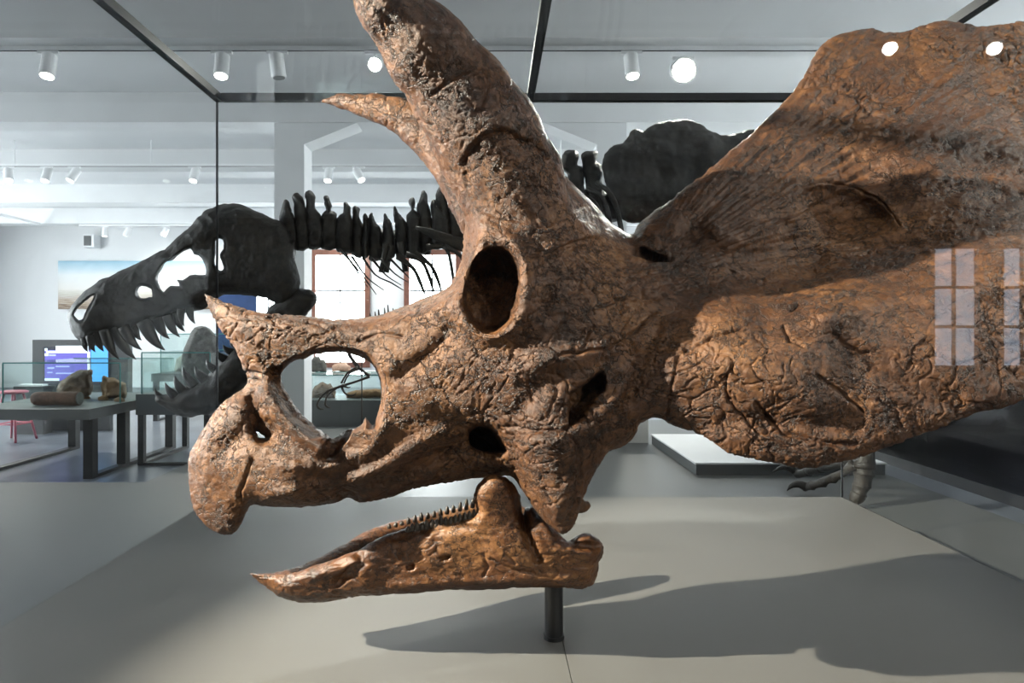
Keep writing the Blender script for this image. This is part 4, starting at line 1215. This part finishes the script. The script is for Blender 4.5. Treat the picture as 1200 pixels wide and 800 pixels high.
# ---- vitrine with the small skeleton, seen through the nostril opening
vd = 8.9
vx0, vx1 = at(347, 0, vd)[0], at(470, 0, vd)[0]
vt = tag(box('vitrine_base', at(353, 0, vd)[0], vx1, vd, vd + .7, 0.155, at(0, 469, vd)[2], M['slate']), 'slate grey base of the vitrine behind the small skeleton', 'vitrine base')
zt = at(0, 469, vd)[2]
glass_box('tall_vitrine', at(354, 0, vd)[0], vx1 - .01, vd + .01, vd + .68, zt, at(0, 440, vd)[2], 'glass vitrine with a round stone and a long bone on the slate base')
def stone_on(u0, u1, v0, d, h, m, z, nm, lab, seed):
    random.seed(seed)
    vb = CV - (z - CAMZ) / d * F
    n = 9
    top = [(u0 + (u1 - u0) * i / n, vb - (vb - v0) * (math.sin(math.pi * (0.12 + .76 * i / n)) ** .6) * random.uniform(.85, 1.05)) for i in range(n + 1)]
    o = bone_plate(nm, top + [(u1, vb), (u0, vb)], d, h, m, None, [], R=5, du=.6, smooth=1, rough=.01, nscale=16)
    rest(o, z)
    return tag(o, lab, 'fossil')
stone_on(366, 393, 447, vd + .3, .13, M['rock'], zt, 'fossil_stone', 'round brown stone in the vitrine behind the small skeleton', 3)
stone_on(406, 455, 455, vd + .3, .08, M['rock_orange'], zt, 'fossil_bone', 'long pale brown fossil bone lying beside the round stone', 4)
sh = empty('shelf_unit', (at(400, 0, 9.9)[0], 10, 0), 'white open shelf unit behind the vitrine with the round stone', 'shelf')
z2 = at(0, 436.5, 9.9)[2]
box('shelf_board', at(352, 0, 9.9)[0], at(470, 0, 9.9)[0], 9.85, 10.4, z2 - .05, z2, M['white_paint'], sh)
box('shelf_side', at(340, 0, 9.9)[0], at(357, 0, 9.9)[0], 9.85, 10.4, 0.155 if False else 0, z2 + .55, M['white_paint'], sh)
box('shelf_side', at(470, 0, 9.9)[0], at(474, 0, 9.9)[0], 9.85, 10.4, 0, z2 + .55, M['white_paint'], sh)
box('shelf_board', at(357, 0, 9.9)[0], at(470, 0, 9.9)[0], 9.85, 10.4, z2 - .55, z2 - .50, M['white_paint'], sh)
stone_on(363, 383, 417, 10.1, .1, M['rock_grey'], z2, 'fossil_stone', 'dark grey stone on the white shelf beside the pinkish one', 5)
M['rock_pink'] = bone_mat('pinkish_stone', (.22, .13, .09), (.42, .27, .2), (.58, .42, .33), .7, 2, .4, .6)
stone_on(389, 411, 424, 10.1, .1, M['rock_pink'], z2, 'fossil_stone', 'pinkish brown stone on the white shelf beside the dark grey one', 6)

SB = bone_mat('small_dark_bone', (.02, .014, .01), (.045, .03, .022), (.08, .06, .045), .5, 3, .2, .3)
sm = empty('small_skeleton', at(425, 470, 8.2)[:2] + (0.155,), 'small dark long legged dinosaur skeleton seen through the skull opening', 'skeleton')
SD = 8.2


def sb(name, pts, rad):
    return tube(name, [at(u, v, SD + (e[0] if e else 0)) for u, v, *e in pts], [r * SD / F for r in rad], SB, sm, 7, 2)


sb('thigh_bone', [(408, 408), (410, 417), (419.5, 430)], (3, 2.2, 2.6))
sb('shin_bone', [(419.5, 430), (426, 435), (433, 441)], (2.3, 1.5, 2.0))
sb('foot_bone', [(433, 441), (420, 446), (404, 451)], (1.9, 1.3, 1.6))
sb('arm_bone', [(419, 430, -.06), (407, 437, -.06), (400, 449, -.06)], (1.5, 1.1, 1.3))
sb('arm_bone', [(424, 431, .06), (410, 437, .06), (403, 449, .06)], (1.2, .9, 1))
sb('foot_bone', [(404, 451, -.05), (397, 453, -.05), (386, 457, -.05)], (2.0, 1.4, 1.6))
sb('toe_bone', [(386, 457, -.05), (378, 463, -.05), (372, 472, -.05), (372, 476, -.05)], (1.5, 1.2, 1.1, 1.3))
sb('toe_bone', [(372, 476, -.05), (375, 479, -.05), (380.5, 479, -.05)], (1.6, 1.2, .3))
sb('foot_bone', [(402, 451, .05), (394, 455, .05), (386, 461, .05)], (1.6, 1.1, 1.2))
sb('toe_bone', [(386, 461, .05), (382, 467, .05), (381, 474, .05)], (1.1, .9, 1.1))
sb('toe_bone', [(381, 474, .05), (384, 477, .05), (388, 477.5, .05)], (1.4, 1, .3))
sb('toe_bone', [(400, 452), (403, 459), (407, 462.5)], (1.6, 1.2, 1.2))
sb('toe_bone', [(407, 462.5), (414, 463), (418, 459.5)], (1.2, .9, .3))
sb('toe_bone', [(402, 452), (408, 454), (411, 453)], (1.2, .9, .3))
sb('backbone', [(396, 404), (408, 400), (424, 392), (440, 382), (456, 374), (470, 372)], (2.5, 3, 3, 3, 2.5, 2))
for u, v, h in ((434, 373, 6), (440, 371, 6), (444, 369, 6.5), (451, 367, 6.5), (455, 366, 9), (461, 366, 5)):
    sb('spine', [(u, v + 8), (u, v), (u - .5, v - h)], (1.6, 1.2, .6))
sb('support_rod', [(424, 392), (424, 440), (424, CV + 1.245 / SD * F)], (.7, .7, .7))

# ---- dark wall case along the right of the platform
wc = empty('glass_cabinet', (4.7, 5.2, 0), 'long dark glass fronted cabinet beside the platform', 'display case')
M['case_dark'] = plain('dark_case_lining', (0.028, 0.026, 0.030), 0.6, var=.3, scale=2)
box('base', 4.16, 5.3, 2.0, 9.0, 0.0, 0.10, M['black'], wc)
box('case_floor', 4.20, 5.3, 2.0, 9.0, 0.10, 0.16, M['case_dark'], wc)
box('back_panel', 5.25, 5.3, 2.0, 9.0, 0.16, 2.5, M['case_dark'], wc)
box('end_panel', 4.2, 5.25, 2.0, 2.05, 0.16, 2.5, M['case_dark'], wc)
box('end_panel', 4.2, 5.25, 8.95, 9.0, 0.16, 2.5, M['case_dark'], wc)
box('lid', 4.16, 5.3, 2.0, 9.0, 2.5, 2.6, M['black'], wc)
for y0, y1 in ((2.0, 4.3), (4.31, 6.6), (6.61, 9.0)):
    box('glass_pane', 4.17, 4.18, y0, y1, 0.10, 2.5, M['dark_glass'], wc)
lk = empty('lizard_model', (4.7, 5.9, 0.45), 'dim brown clawed lizard model on a dark block inside the dark cabinet', 'model')
tag(box('dark_block', 4.4, 5.1, 5.2, 6.9, 0.161, 0.45, M['dark_grey']), 'low dark block under the lizard model in the dark cabinet', 'plinth')
tube('body', [(4.75, 5.3, .62), (4.75, 5.6, .64), (4.72, 5.95, .66), (4.68, 6.25, .68), (4.66, 6.45, .72)], [.03, .09, .12, .09, .05], M['rock'], lk, 12, 3)
for (y, s) in ((5.65, 1), (5.65, -1), (6.2, 1), (6.2, -1)):
    tube('leg', [(4.72, y, .62), (4.72 - .14 * s, y - .03, .60), (4.72 - .19 * s, y + .05, .473)], [.04, .03, .02], M['rock'], lk, 8, 3)
    for q in (-1, 0, 1):
        tube('toe', [(4.72 - .19 * s, y +   .05, .467), (4.72 - .19 * s - .05 * s, y + .08 + .05 * q, .460)], [.013, .006], M['rock'], lk, 6)
